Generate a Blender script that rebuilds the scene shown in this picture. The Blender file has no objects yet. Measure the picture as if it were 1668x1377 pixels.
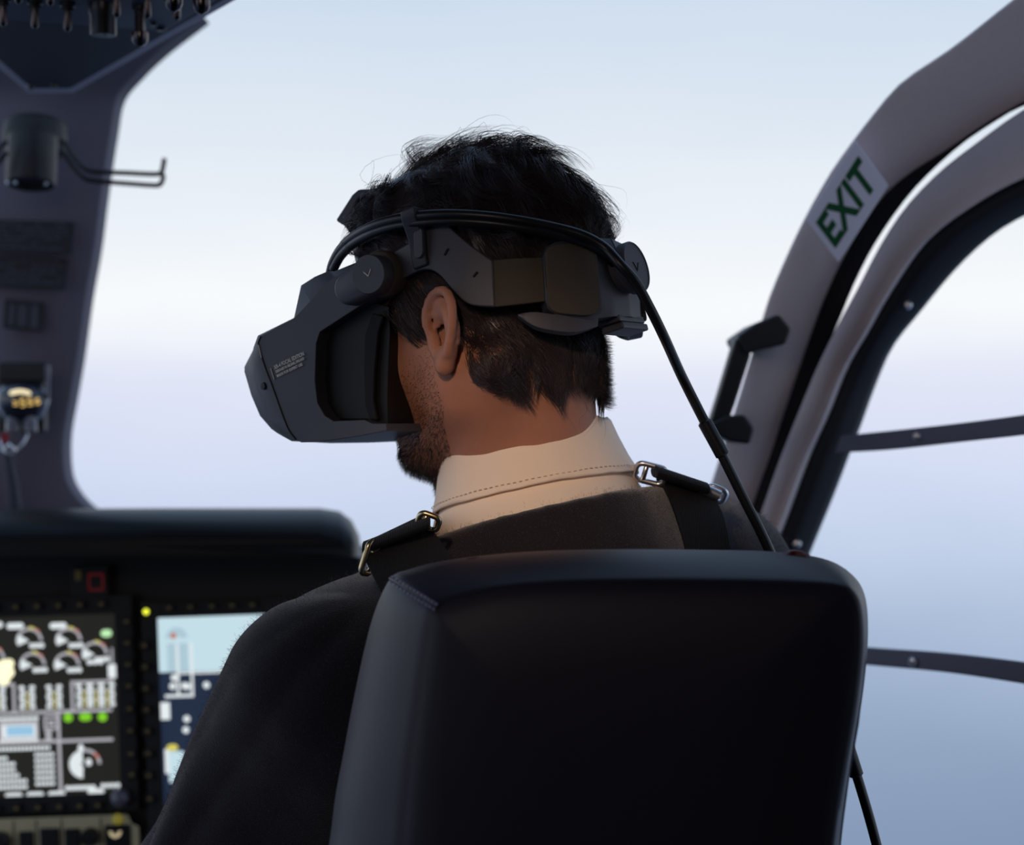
import bpy, bmesh, math, random
import numpy as np
from mathutils import Vector, Matrix
random.seed(7); RNG = np.random.default_rng(7)
S = bpy.context.scene; COL = S.collection
PI = math.pi
F = 1668*70/36.0
CAM = np.array([0.0, 0.0, 1.15])

def ray(px, py): return np.array([(px-834)/F, 1.0, -(py-688.5)/F])
def at(px, py, Y): return CAM + ray(px, py)*Y

# ---------------------------------------------------------------- camera / render look
cd = bpy.data.cameras.new('camera'); cam = bpy.data.objects.new('camera', cd); COL.objects.link(cam)
cam.location = CAM; cam.rotation_euler = (PI/2, 0, 0)
cd.lens = 70; cd.sensor_width = 36; cd.sensor_fit = 'HORIZONTAL'; cd.clip_start = 0.02
cd.dof.use_dof = True; cd.dof.focus_distance = 1.37; cd.dof.aperture_fstop = 5.6
S.camera = cam
S.view_settings.view_transform = 'Standard'; S.view_settings.look = 'None'
S.view_settings.gamma = 1.0; S.view_settings.exposure = 0.0
S.view_settings.use_curve_mapping = False

# ---------------------------------------------------------------- materials
def lin(c):
    return tuple(((v/255)/12.92 if v/255 <= 0.04045 else ((v/255+0.055)/1.055)**2.4) for v in c)
def mat(name, rgb, rough=0.6, metal=0.0, bump=0.0, bscale=400, var=0.0, vscale=20, sheen=0.0, spec=0.5, coat=0.0, sss=0.0, emit=0.0, trans=0.0, kind='noise'):
    m = bpy.data.materials.new(name); m.use_nodes = True
    nt = m.node_tree; b = nt.nodes['Principled BSDF']
    c = lin(rgb)+(1,)
    b.inputs['Base Color'].default_value = c
    b.inputs['Roughness'].default_value = rough; b.inputs['Metallic'].default_value = metal
    b.inputs['Specular IOR Level'].default_value = spec
    b.inputs['Coat Weight'].default_value = coat
    b.inputs['Transmission Weight'].default_value = trans
    if sheen: b.inputs['Sheen Weight'].default_value = sheen; b.inputs['Sheen Roughness'].default_value = 0.4
    if sss:
        b.inputs['Subsurface Weight'].default_value = sss
        b.inputs['Subsurface Radius'].default_value = (0.01, 0.004, 0.002); b.inputs['Subsurface Scale'].default_value = 0.6
    if emit:
        b.inputs['Emission Color'].default_value = c; b.inputs['Emission Strength'].default_value = emit
    tc = nt.nodes.new('ShaderNodeTexCoord')
    if var:
        n = nt.nodes.new('ShaderNodeTexNoise'); n.inputs['Scale'].default_value = vscale; n.inputs['Detail'].default_value = 6
        nt.links.new(tc.outputs['Object'], n.inputs['Vector'])
        mx = nt.nodes.new('ShaderNodeMix'); mx.data_type = 'RGBA'
        mx.inputs[6].default_value = tuple(v*(1-var) for v in c[:3])+(1,)
        mx.inputs[7].default_value = tuple(min(1, v*(1+var)) for v in c[:3])+(1,)
        nt.links.new(n.outputs['Fac'], mx.inputs[0]); nt.links.new(mx.outputs[2], b.inputs['Base Color'])
    if bump:
        if kind == 'wave':
            n = nt.nodes.new('ShaderNodeTexWave'); n.inputs['Distortion'].default_value = 0.5
        elif kind == 'voronoi':
            n = nt.nodes.new('ShaderNodeTexVoronoi')
        else:
            n = nt.nodes.new('ShaderNodeTexNoise'); n.inputs['Detail'].default_value = 4
        n.inputs['Scale'].default_value = bscale
        nt.links.new(tc.outputs['Object'], n.inputs['Vector'])
        bp = nt.nodes.new('ShaderNodeBump'); bp.inputs['Strength'].default_value = bump; bp.inputs['Distance'].default_value = 0.002
        nt.links.new(n.outputs[0], bp.inputs['Height']); nt.links.new(bp.outputs[0], b.inputs['Normal'])
    return m
M = {}
M['skin'] = mat('skin', (184,128,104), 0.55, bump=0.15, bscale=900, var=0.12, vscale=60, sss=0.12, spec=0.35)
M['hair'] = mat('dark_hair', (62,52,54), 0.36, spec=0.5)
M['beard'] = mat('beard_hair', (40,30,27), 0.6)
M['wool'] = mat('charcoal_wool', (44,40,45), 1.0, bump=0.45, bscale=1400, var=0.35, vscale=500, sheen=0.6, spec=0.0)
M['shirt'] = mat('shirt_cotton', (252,232,212), 0.85, bump=0.12, bscale=1200, sheen=0.1, spec=0.2)
M['trouser'] = mat('trouser_cloth', (40,42,52), 0.9, bump=0.3, bscale=500)
M['shoe'] = mat('shoe_leather', (22,20,20), 0.5)
M['hs'] = mat('headset_plastic', (74,74,83), 0.5, bump=0.12, bscale=1500, spec=0.45)
M['hs2'] = mat('headset_dark_plastic', (52,52,60), 0.5, bump=0.1, bscale=1500)
M['hsblack'] = mat('headset_black_rubber', (11,11,14), 0.6)
M['gsk'] = mat('gasket_fabric', (16,16,20), 0.8)
M['hstrap'] = mat('headset_strap_fabric', (76,68,58), 0.85, bump=0.4, bscale=1500)
M['hsprint'] = mat('pale_print', (225,218,205), 0.6)
M['cable'] = mat('cable_rubber', (22,21,24), 0.38)
M['leather'] = mat('black_leather', (34,31,43), 0.47, bump=0.05, bscale=900, var=0.15, vscale=200, spec=0.36, kind='voronoi')
M['stitch'] = mat('stitch_thread', (120,118,140), 0.7)
M['grommet'] = mat('red_grommet', (90,22,16), 0.5)
M['webbing'] = mat('black_webbing', (24,23,27), 0.8, bump=0.8, bscale=260, kind='wave')
M['chrome'] = mat('bright_steel', (235,235,240), 0.34, metal=1)
M['brass'] = mat('aged_brass', (205,188,150), 0.3, metal=1)
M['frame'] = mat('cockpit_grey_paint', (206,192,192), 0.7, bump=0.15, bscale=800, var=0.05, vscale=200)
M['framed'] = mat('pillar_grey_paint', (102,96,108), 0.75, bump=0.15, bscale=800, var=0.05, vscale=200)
M['seal'] = mat('black_rubber_seal', (16,16,20), 0.55)
M['seal2'] = mat('black_door_trim', (16,16,22), 0.55)
M['bar'] = mat('dark_window_bar', (96,94,108), 0.6)
M['blackpl'] = mat('black_plastic', (12,12,15), 0.5, bump=0.1, bscale=600)
M['console'] = mat('console_navy_black', (34,35,50), 0.6, bump=0.1, bscale=600)
M['console2'] = mat('console_switch_plate', (52,58,78), 0.5)
M['contrim'] = mat('console_edge_trim', (190,184,198), 0.6)
M['toggle'] = mat('toggle_metal', (78,72,74), 0.2, metal=1)
M['panel'] = mat('instrument_black', (24,20,18), 0.7, var=0.1, vscale=50)
M['glare'] = mat('glareshield_black', (4,5,7), 0.42, bump=0.05, bscale=300, spec=.25)
M['legend'] = mat('amber_legend', (100,86,48), 0.7, emit=0.07)
M['plac'] = mat('placard_black', (22,22,28), 0.6)
M['plactxt'] = mat('placard_lettering', (62,62,74), 0.6)
M['radio'] = mat('radio_face_olive_grey', (200,186,146), 0.6, var=0.15, vscale=40)
M['knob'] = mat('knob_black', (18,17,18), 0.35)
M['dknob'] = mat('knob_grey', (98,96,110), 0.3, coat=0.5)
M['sign'] = mat('sign_white', (240,236,250), 0.6)
M['green'] = mat('sign_green', (16,88,46), 0.6)
M['red'] = mat('red_tag', (160,16,30), 0.5)
M['redl'] = mat('red_outline_lamp', (120,18,24), 0.5, emit=0.25)
M['bulk'] = mat('cabin_lining', (60,58,66), 0.8, bump=0.2, bscale=100)
M['floor'] = mat('cabin_floor', (45,44,48), 0.8, bump=0.3, bscale=150, var=0.2, vscale=30)
def em(name, rgb, s=1.0):
    m = mat(name, rgb, 0.4, emit=s); b = m.node_tree.nodes['Principled BSDF']
    b.inputs['Base Color'].default_value = (0.01, 0.01, 0.01, 1); return m
M['e_scr'] = em('display_black', (30,29,24), 1)
M['e_white'] = em('display_white', (225,232,235), 1)
M['e_grey'] = em('display_grey', (175,175,182), 1)
M['e_green'] = em('display_green', (128,205,40), 1)
M['e_pale'] = em('display_pale_green', (190,240,180), 1)
M['e_sky'] = em('display_sky_blue', (196,222,232), 1)
M['e_skyd'] = em('display_sky_tape', (172,200,212), 1)
M['e_navy'] = em('display_navy', (33,44,66), 1)
M['e_yel'] = em('display_yellow', (215,205,95), 1)
M['e_warm'] = em('display_warm_white', (255,248,205), 1.2)
M['e_red'] = em('display_red', (190,120,105), 1)
M['e_led'] = em('indicator_yellow', (235,240,60), 1.5)
M['e_blue'] = em('display_blue', (150,195,225), 1)
M['e_amber'] = em('compass_numerals', (235,195,110), 1)
M['e_cream'] = em('compass_lamp', (250,235,190), 1.1)
M['e_olive'] = em('panel_button_lamp', (120,112,40), 0.8)
M['e_horn'] = em('panel_switch_lamp', (200,185,150), 0.8)

# ---------------------------------------------------------------- mesh helpers
class MB:
    """collects shapes for ONE mesh object"""
    def __init__(s): s.v = []; s.f = []; s.m = []; s.n = 0
    def add(s, v, f, mi=0):
        v = np.asarray(v, float).reshape(-1, 3)
        s.v.append(v); s.f += [tuple(int(i)+s.n for i in q) for q in f]; s.m += [mi]*len(f); s.n += len(v); return s
    def build(s, name, mats, parent=None, smooth=False, bevel=0, sub=0, angle=40, bseg=2):
        if not isinstance(mats, (list, tuple)): mats = [mats]
        me = bpy.data.meshes.new(name)
        V = np.concatenate(s.v) if s.v else np.zeros((0, 3))
        off = np.zeros(3); p = parent
        while p is not None: off += np.array(p.location); p = p.parent
        V = V-off
        me.from_pydata(V.tolist(), [], s.f)
        for m_ in mats: me.materials.append(m_)
        if len(mats) > 1: me.polygons.foreach_set('material_index', s.m)
        me.update()
        o = bpy.data.objects.new(name, me); COL.objects.link(o); o.parent = parent
        bm = bmesh.new(); bm.from_mesh(me); bmesh.ops.recalc_face_normals(bm, faces=bm.faces); bm.to_mesh(me); bm.free()
        if smooth:
            me.polygons.foreach_set('use_smooth', [True]*len(me.polygons))
        if bevel:
            b = o.modifiers.new('bevel', 'BEVEL'); b.width = bevel; b.segments = bseg; b.limit_method = 'ANGLE'; b.angle_limit = math.radians(35)
        if sub:
            b = o.modifiers.new('sub', 'SUBSURF'); b.levels = sub; b.render_levels = sub
        if smooth and (bevel or angle < 180) and not sub:
            b = o.modifiers.new('wn', 'WEIGHTED_NORMAL') if bevel else None
            me.set_sharp_from_angle(angle=math.radians(angle))
        return o
def unit(v): v = np.asarray(v, float); return v/max(1e-12, np.linalg.norm(v))
def perp(d):
    d = unit(d); a = np.array([0, 0, 1.0]) if abs(d[2]) < 0.9 else np.array([1.0, 0, 0])
    u = unit(np.cross(d, a)); return u, np.cross(d, u)
def box(mb, c, s, U=None, V=None, W=None, mi=0):
    U = np.array([1, 0, 0]) if U is None else U; V = np.array([0, 1, 0]) if V is None else V; W = np.array([0, 0, 1]) if W is None else W
    c = np.asarray(c, float); v = []
    for a in (-.5, .5):
        for b in (-.5, .5):
            for d in (-.5, .5): v.append(c+U*s[0]*a+V*s[1]*b+W*s[2]*d)
    return mb.add(v, [(0,1,3,2),(4,6,7,5),(0,4,5,1),(2,3,7,6),(0,2,6,4),(1,5,7,3)], mi)
def lathe(mb, c, axis, prof, n=32, mi=0, e=(1, 1)):
    """prof: (radius, offset along axis)"""
    axis = unit(axis); u, w = perp(axis); v = []; f = []
    for r, h in prof:
        for k in range(n):
            t = 2*PI*k/n; v.append(np.asarray(c)+axis*h+(u*math.cos(t)*e[0]+w*math.sin(t)*e[1])*r)
    for i in range(len(prof)-1):
        for k in range(n):
            f.append((i*n+k, i*n+(k+1) % n, (i+1)*n+(k+1) % n, (i+1)*n+k))
    f.append(tuple(range(n))[::-1]); f.append(tuple((len(prof)-1)*n+k for k in range(n)))
    return mb.add(v, f, mi)
def catmull(P, n=8, closed=False):
    P = [np.asarray(p, float) for p in P]; out = []
    N = len(P)
    rng = range(N) if closed else range(N-1)
    for i in rng:
        if closed: a, b, c, d = P[(i-1) % N], P[i], P[(i+1) % N], P[(i+2) % N]
        else: a, b, c, d = P[max(0, i-1)], P[i], P[i+1], P[min(N-1, i+2)]
        for k in range(n):
            t = k/n; out.append(0.5*((2*b)+(-a+c)*t+(2*a-5*b+4*c-d)*t*t+(-a+3*b-3*c+d)*t**3))
    if not closed: out.append(P[-1])
    return np.array(out)
def tube(mb, P, r, n=10, mi=0, closed=False):
    P = np.asarray(P, float); N = len(P); r = np.broadcast_to(np.asarray(r, float), (N,))
    v = []; f = []; up = None
    for i in range(N):
        a = P[(i-1) % N] if (closed or i > 0) else P[i]; b = P[(i+1) % N] if (closed or i < N-1) else P[i]
        d = unit(b-a)
        if up is None: up, _ = perp(d)
        up = unit(up-d*np.dot(up, d)); w = np.cross(d, up)
        for k in range(n):
            t = 2*PI*k/n; v.append(P[i]+(up*math.cos(t)+w*math.sin(t))*r[i])
    for i in range(N if closed else N-1):
        j = (i+1) % N
        for k in range(n): f.append((i*n+k, i*n+(k+1) % n, j*n+(k+1) % n, j*n+k))
    if not closed: f.append(tuple(range(n))[::-1]); f.append(tuple((N-1)*n+k for k in range(n)))
    return mb.add(v, f, mi)
def loft(mb, rings, caps=True, mi=0, closed=True):
    n = len(rings[0]); v = np.concatenate([np.asarray(r, float) for r in rings]); f = []
    for i in range(len(rings)-1):
        for k in range(n if closed else n-1): f.append((i*n+k, i*n+(k+1) % n, (i+1)*n+(k+1) % n, (i+1)*n+k))
    if caps: f.append(tuple(range(n))[::-1]); f.append(tuple((len(rings)-1)*n+k for k in range(n)))
    return mb.add(v, f, mi)
def strip(mb, A, B, off, mi=0, round_=0.0, m=1):
    """solid between polylines A and B, pushed back by off (vector or per-point vectors); m: subdivisions across"""
    A = np.asarray(A, float); B = np.asarray(B, float); off = np.broadcast_to(np.asarray(off, float), A.shape)
    rings = []
    for a, b, o in zip(A, B, off):
        r = [a+(b-a)*t+ o*round_*(2*t-1)**2*1.0 for t in np.linspace(0, 1, m+1)]
        r += [x+o for x in [a+(b-a)*t for t in np.linspace(1, 0, m+1)]]
        rings.append(r)
    return loft(mb, rings, True, mi)
def resamp(P, n):
    P = np.asarray(P, float); d = np.r_[0, np.cumsum(np.linalg.norm(np.diff(P, axis=0), axis=1))]; t = np.linspace(0, d[-1], n)
    return np.stack([np.interp(t, d, P[:, k]) for k in range(P.shape[1])], 1)
def curve(P, n): return resamp(catmull(P, 8), n)

def thing(name, loc, label, cat, group=None, kind=None):
    o = bpy.data.objects.new(name, None); COL.objects.link(o); o.location = Vector([float(x) for x in loc]); o.empty_display_size = 0.05
    if label: o['label'] = label
    if cat: o['category'] = cat
    if group: o['group'] = group
    if kind: o['kind'] = kind
    return o
def tag(o, label=None, cat=None, kind=None, group=None):
    if label: o['label'] = label
    if cat: o['category'] = cat
    if kind: o['kind'] = kind
    if group: o['group'] = group
    return o
def text_mesh(mb, s, origin, U, V, size, bold=0.0, extrude=0.0005, mi=0, shear=0, align='LEFT', sx=1.0, space=1.0):
    c = bpy.data.curves.new('t', 'FONT'); c.body = s; c.size = size; c.offset = bold; c.shear = shear; c.align_x = align; c.resolution_u = 3; c.space_character = space
    o = bpy.data.objects.new('t', c); COL.objects.link(o)
    dg = bpy.context.evaluated_depsgraph_get(); me = bpy.data.meshes.new_from_object(o.evaluated_get(dg))
    U = unit(U); V = unit(V); W = np.cross(U, V)
    v = np.array([x.co[:] for x in me.vertices]); f = [tuple(p.vertices) for p in me.polygons]
    if len(v): mb.add(np.asarray(origin)+v[:, :1]*U*sx+v[:, 1:2]*V+W*extrude, f, mi)
    bpy.data.objects.remove(o); bpy.data.curves.remove(c); bpy.data.meshes.remove(me)

# ---------------------------------------------------------------- signed distance modelling
def smin(a, b, k):
    h = np.maximum(k-np.abs(a-b), 0)/k; return np.minimum(a, b)-h*h*k*0.25
def smax(a, b, k): return -smin(-a, -b, k)
class Field:
    def __init__(s): s.p = []; s.post = None
    def add(s, fn, c, r, op='u', k=0.01): s.p.append((fn, np.asarray(c, float), r, op, k))
    def ell(s, c, r, R=None, op='u', k=0.01):
        c = np.asarray(c, float); r = np.asarray(r, float)
        def fn(P):
            q = (P-c)
            if R is not None: q = q@R
            k0 = np.linalg.norm(q/r, axis=1); k1 = np.linalg.norm(q/(r*r), axis=1)+1e-9
            return k0*(k0-1)/k1
        s.add(fn, c, r.max(), op, k)
    def cap(s, a, b, ra, rb, op='u', k=0.01, flat=None):
        a = np.asarray(a, float); b = np.asarray(b, float)
        def fn(P):
            pa = P-a; ba = b-a; h = np.clip((pa@ba)/max(1e-9, ba@ba), 0, 1)
            return np.linalg.norm(pa-h[:, None]*ba, axis=1)-(ra+(rb-ra)*h)
        s.add(fn, (a+b)/2, np.linalg.norm(b-a)/2+max(ra, rb), op, k)
    def ev(s, P, bc=None, br=0):
        d = np.full(len(P), 1.0)
        for fn, c, r, op, k in s.p:
            if bc is not None and np.linalg.norm(c-bc)-r > br*1.3+k+0.012: continue
            v = fn(P)
            d = smin(d, v, k) if op == 'u' else smax(d, -v, k) if op == 's' else smax(d, v, k)
        if s.post: d = s.post(P, d)
        return d
def extract(field, lo, hi, h, nb=16):
    lo = np.asarray(lo, float); hi = np.asarray(hi, float); dims = np.ceil((hi-lo)/h/nb).astype(int)
    bi = np.stack(np.meshgrid(*[np.arange(d) for d in dims], indexing='ij'), -1).reshape(-1, 3)
    cen = lo+(bi+0.5)*nb*h; br = math.sqrt(3)*(nb/2+1)*h
    dc = field.ev(cen); sel = np.abs(dc) < br*1.35+0.004
    G = (dims*nb+4).astype(np.int64)
    cid = lambda a: ((a[..., 0]+2)*G[1]+(a[..., 1]+2))*G[2]+(a[..., 2]+2)
    ids = []; vs = []; quads = []
    loc = np.stack(np.meshgrid(*[np.arange(-1, nb+1)]*3, indexing='ij'), -1)
    n = nb+2
    for b, c in zip(bi[sel], cen[sel]):
        I = loc+b*nb; P = lo+I*h
        D = field.ev(P.reshape(-1, 3), c, br).reshape(n, n, n)
        sg = D < 0
        if sg.all() or not sg.any(): continue
        m = n-1; acc = np.zeros((m, m, m, 3)); cnt = np.zeros((m, m, m))
        for ax in range(3):
            for o1 in (0, 1):
                for o2 in (0, 1):
                    sl0 = [None]*3; sl1 = [None]*3; oth = [x for x in range(3) if x != ax]
                    sl0[ax] = slice(0, m); sl1[ax] = slice(1, n)
                    for q, oo in zip(oth, (o1, o2)): sl0[q] = slice(oo, oo+m); sl1[q] = slice(oo, oo+m)
                    a = D[tuple(sl0)]; bb = D[tuple(sl1)]; cr = (a < 0) != (bb < 0)
                    t = np.where(cr, a/(np.where(cr, a-bb, 1)), 0)
                    off = np.zeros((m, m, m, 3)); off[..., ax] = t; off[..., oth[0]] = o1; off[..., oth[1]] = o2
                    acc += off*cr[..., None]; cnt += cr
        has = cnt > 0; idx = np.argwhere(has)
        pos = acc[has]/cnt[has][:, None]
        g = idx-1+b*nb
        ids.append(cid(g)); vs.append(lo+(g+pos)*h)
        for ax in range(3):
            oth = [x for x in range(3) if x != ax]
            A = D[1:n-1, 1:n-1, 1:n-1]; sl = [slice(1, n-1)]*3; sl[ax] = slice(2, n)
            B = D[tuple(sl)]; cr = (A < 0) != (B < 0); e = np.argwhere(cr)
            if not len(e): continue
            fl = A[cr] < 0; e = e+b*nb
            def cell(d1, d2):
                x = e.copy(); x[:, oth[0]] -= d1; x[:, oth[1]] -= d2; return cid(x)
            q = np.stack([cell(1, 1), cell(0, 1), cell(0, 0), cell(1, 0)], 1)
            q = np.where(fl[:, None] == (ax != 1), q, q[:, ::-1])
            quads.append(q)
    ids = np.concatenate(ids); vs = np.concatenate(vs); quads = np.concatenate(quads)
    u, first = np.unique(ids, return_index=True)
    return vs[first], np.searchsorted(u, quads)
def np_mesh(name, V, Q, m, parent, smooth=True, smoothit=0):
    off = np.zeros(3); p = parent
    while p is not None: off += np.array(p.location); p = p.parent
    me = bpy.data.meshes.new(name); V = (np.asarray(V)-off).astype(np.float32); k = Q.shape[1]
    me.vertices.add(len(V)); me.vertices.foreach_set('co', V.ravel())
    me.loops.add(Q.size); me.loops.foreach_set('vertex_index', Q.astype(np.int32).ravel())
    me.polygons.add(len(Q)); me.polygons.foreach_set('loop_start', np.arange(0, Q.size, k, dtype=np.int32))
    me.polygons.foreach_set('loop_total', np.full(len(Q), k, np.int32))
    me.materials.append(m); me.update(calc_edges=True); me.validate()
    if smooth: me.polygons.foreach_set('use_smooth', np.ones(len(me.polygons), bool))
    o = bpy.data.objects.new(name, me); COL.objects.link(o); o.parent = parent
    if smoothit:
        s = o.modifiers.new('sm', 'SMOOTH'); s.iterations = smoothit; s.factor = 0.5
    return o

# ---------------------------------------------------------------- head frame
YAW, PITCH = math.radians(60), math.radians(15)
HO = at(805, 547, 1.45)
cy, sy, cp, sp = math.cos(YAW), math.sin(YAW), math.cos(PITCH), math.sin(PITCH)
HR = np.array([[cy, sy, 0], [-sy*cp, cy*cp, -sp], [-sy*sp, cy*sp, cp]]).T   # columns: right, forward, up
def H(p): return HO+HR@np.asarray(p, float)
def Hs(P): return HO+np.asarray(P, float)@HR.T
def Lr(px, py): return HR.T@(CAM-HO), HR.T@ray(px, py)
def hs(px, py, c):
    o, d = Lr(px, py); t = (c-o[0])/d[0]; return o+d*t
EY = -0.010
a1, b1 = .0885, .0965
a2, b2 = .0885, .1010
def hc(px, py, a, b):
    """hit the upright elliptic cylinder round the head, local coordinates"""
    o, d = Lr(px, py); oy = o[1]-EY
    A = (d[0]/a)**2+(d[1]/b)**2; B = 2*(o[0]*d[0]/a**2+oy*d[1]/b**2); C = (o[0]/a)**2+(oy/b)**2-1
    D = B*B-4*A*C; t = (-B-math.sqrt(max(0, D)))/(2*A); return o+d*t

exec_order = []
# ================================================================= PERSON
person = thing('person', at(900, 1100, 1.45)*np.array([1,1,0])+np.array([0,0,0.45]), 'person in dark wool sweater over pale collared shirt, head bowed left in headset, seated', 'person')
# joints (world)
NB = at(868, 830, 1.475)             # base of neck
LS = at(526, 1136, 1.40); RS = at(1150, 958, 1.56)
LE = at(328, 1500, 1.47); RE = at(1245, 1440, 1.64)
LW = np.array([-0.17, 1.78, 0.70]); RW = np.array([0.10, 1.86, 0.74])
PEL = np.array([0.075, 1.47, 0.54])
LH, RH = PEL+np.array([-.10, .02, 0]), PEL+np.array([.10, .03, 0])
LK, RK = np.array([-0.10, 1.93, 0.58]), np.array([0.24, 1.95, 0.60])
LA, RA = np.array([-0.07, 2.22, 0.12]), np.array([0.22, 2.22, 0.12])

B = Field()
def hell(c, r, op='u', k=0.01, rot=None):
    R = HR if rot is None else HR@rot
    B.ell(H(c), r, R, op, k)
def hcap(a, b, ra, rb, op='u', k=0.01): B.cap(H(a), H(b), ra, rb, op, k)
hell((0, -.002, .044), (.074, .0865, .084))
hell((0, .030, .040), (.064, .056, .065), k=.03)
hell((0, .040, -.008), (.060, .050, .058), k=.03)
for s in (-1, 1):
    hcap((s*.057, .004, -.026), (s*.049, .012, -.044), .014, .012, k=.03)
    hcap((s*.049, .012, -.042), (s*.015, .072, -.066), .012, .012, k=.025)
    hcap((s*.053, .055, -.010), (s*.045, .066, -.018), .012, .012, k=.02)     # cheek bones
    hcap((s*.012, .086, .025), (s*.048, .070, .024), .008, .007, k=.015)      # brow
    hell((s*.031, .086, .003), (.014, .010, .010), 's', .012)                 # eye socket
    hell((s*.031, .074, .003), (.012, .012, .012), k=.002)                    # eyeball under lid
    hcap((s*.012, .094, -.034), (s*.010, .096, -.034), .006, .006, k=.008)    # nostril wing
hell((0, .076, -.066), (.021, .015, .013), k=.02)
hcap((0, .090, .012), (0, .108, -.026), .006, .010, k=.014)                   # nose
hcap((-.018, .087, -.043), (.018, .087, -.043), .005, .005, k=.006)           # lips
hcap((-.015, .086, -.051), (.015, .086, -.051), .006, .006, k=.006)
hell((0, .095, -.047), (.022, .006, .0016), 's', .003)
# neck
NU = H((0, -.036, -.020))
B.cap(H((0, -.010, -.01)), NB+np.array([0, .010, -.02]), .047, .051, k=.03)
B.cap(H((0, -.030, -.03)), NB+np.array([.0, .0, -.01]), .036, .043, k=.03)
B.cap(H((-.058, -.028, -.030)), NB+np.array([-.045, .055, -.05]), .013, .012, k=.022)   # sternomastoid left
B.cap(H((.058, -.028, -.030)), NB+np.array([.0, .08, -.06]), .013, .012, k=.022)
B.cap(H((0, .010, -.044)), NB+np.array([-.01, .030, -.05]), .018, .034, k=.03)          # throat
# ears
for s in (-1, 1):
    ex = s*.071
    th = math.radians(-10)
    def E(y, z, x=0):
        # ear plane: tilted back, flared outwards at the rear
        yy = y*math.cos(th)+z*math.sin(-th)*-1; zz = z
        return (ex+s*(x+0.010+(-y)*0.42), -0.004+yy*0.95, zz*.86-.0032)
    def ecap(a, b, ra, rb, k=.003, op='u'): hcap(E(*a), E(*b), ra, rb, op, k)
    fl = Matrix.Rotation(s*math.radians(22), 3, 'Z'); fl = np.array(fl)
    hell(E(-.006, .006, -.002), (.0045, .014, .0215), k=.006, rot=fl)                       # back plate
    rim = [(.010,.004),(.013,.016),(.009,.027),(-.001,.0325),(-.012,.030),(-.0185,.020),(-.0195,.007),(-.016,-.006),(-.011,-.017)]
    rim = [tuple(x) for x in curve([np.array(r) for r in rim], 16)]
    for a, b in zip(rim[:-1], rim[1:]): ecap((a[0], a[1], .004), (b[0], b[1], .004), .0034, .0034, k=.0018)
    ant = [tuple(x) for x in curve([np.array(r) for r in [(-.004,.022),(-.011,.012),(-.010,-.002),(-.003,-.011)]], 8)]
    for a, b in zip(ant[:-1], ant[1:]): ecap((a[0], a[1], .001), (b[0], b[1], .001), .0028, .003, k=.003)
    hell(E(.001, .001, .004), (.0085, .0085, .011), 's', .004, rot=fl)                      # concha
    ecap((.0105, .001, .000), (.0095, -.007, .001), .0042, .0042)                          # tragus
    ecap((-.006, -.019, .000), (-.002, -.026, .0), .0062, .0058, k=.006)                   # lobe
    ecap((.006, -.015, .000), (-.002, -.026, .0), .004, .0058, k=.005)
# torso under the clothes, arms
def limb(Fd, a, b, c, r0, r1, r2, k=.03):
    Fd.cap(a, b, r0, r1, k=k); Fd.cap(b, c, r1, r2, k=k)
B.cap(NB+np.array([.01, .02, -.05]), PEL+np.array([0, 0, .2]), .085, .10, k=.04)
B.cap(LS+np.array([.05, .03, -.02]), RS+np.array([-.06, 0, -.04]), .05, .05, k=.05)
limb(B, LS, LE, LW, .045, .036, .024); limb(B, RS, RE, RW, .045, .036, .024)
B.cap(PEL+np.array([0, 0, .2]), PEL, .10, .10, k=.04)
limb(B, LH, LK, LA, .07, .05, .035); limb(B, RH, RK, RA, .07, .05, .035)
def hand(Wp, fwd, pn, thumb, curl):
    """palm, four bent fingers of different length, thumb from the side of the palm"""
    fwd = unit(fwd); pn = unit(pn-fwd*np.dot(pn, fwd)); side = np.cross(fwd, pn)*thumb
    for q, off in enumerate((-.027, -.009, .009, .026)):
        B.cap(Wp+side*off*.6, Wp+fwd*.082+side*off, .014, .0125, k=.012)
    for q, (off, Ls) in enumerate(((.027, .072), (.009, .080), (-.009, .075), (-.026, .060))):
        p = Wp+fwd*.085+side*off; a = 0.25; dd = fwd
        for j, fr in enumerate((.46, .30, .24)):
            a += curl*(1.0 if j else .7); dd = fwd*math.cos(a)+pn*math.sin(a)
            q2 = p+dd*Ls*fr; B.cap(p, q2, .0092-.0008*j, .0086-.0008*j, k=.003); p = q2
    p = Wp+fwd*.025+side*.030
    for j, L_ in enumerate((.038, .032, .026)):
        dd = unit(fwd*(0.55+.15*j)+side*(.75-.25*j)+pn*(.25+.25*j*curl)); q2 = p+dd*L_
        B.cap(p, q2, .0125-.0015*j, .0112-.0015*j, k=.006); p = q2
hand(LW, LK-LW+np.array([0.02, 0.1, .02]), np.array([0.1, .2, -1]), 1, .25)
hand(RW, np.array([-.05, .9, .15]), np.array([-1, .1, -.3]), -1, 1.0)
V_, Q_ = extract(B, (-.42, 1.28, .05), (.48, 2.30, 1.40), .0024)
V_body = V_
body = np_mesh('body', V_, Q_, M['skin'], person, smoothit=2)

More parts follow.
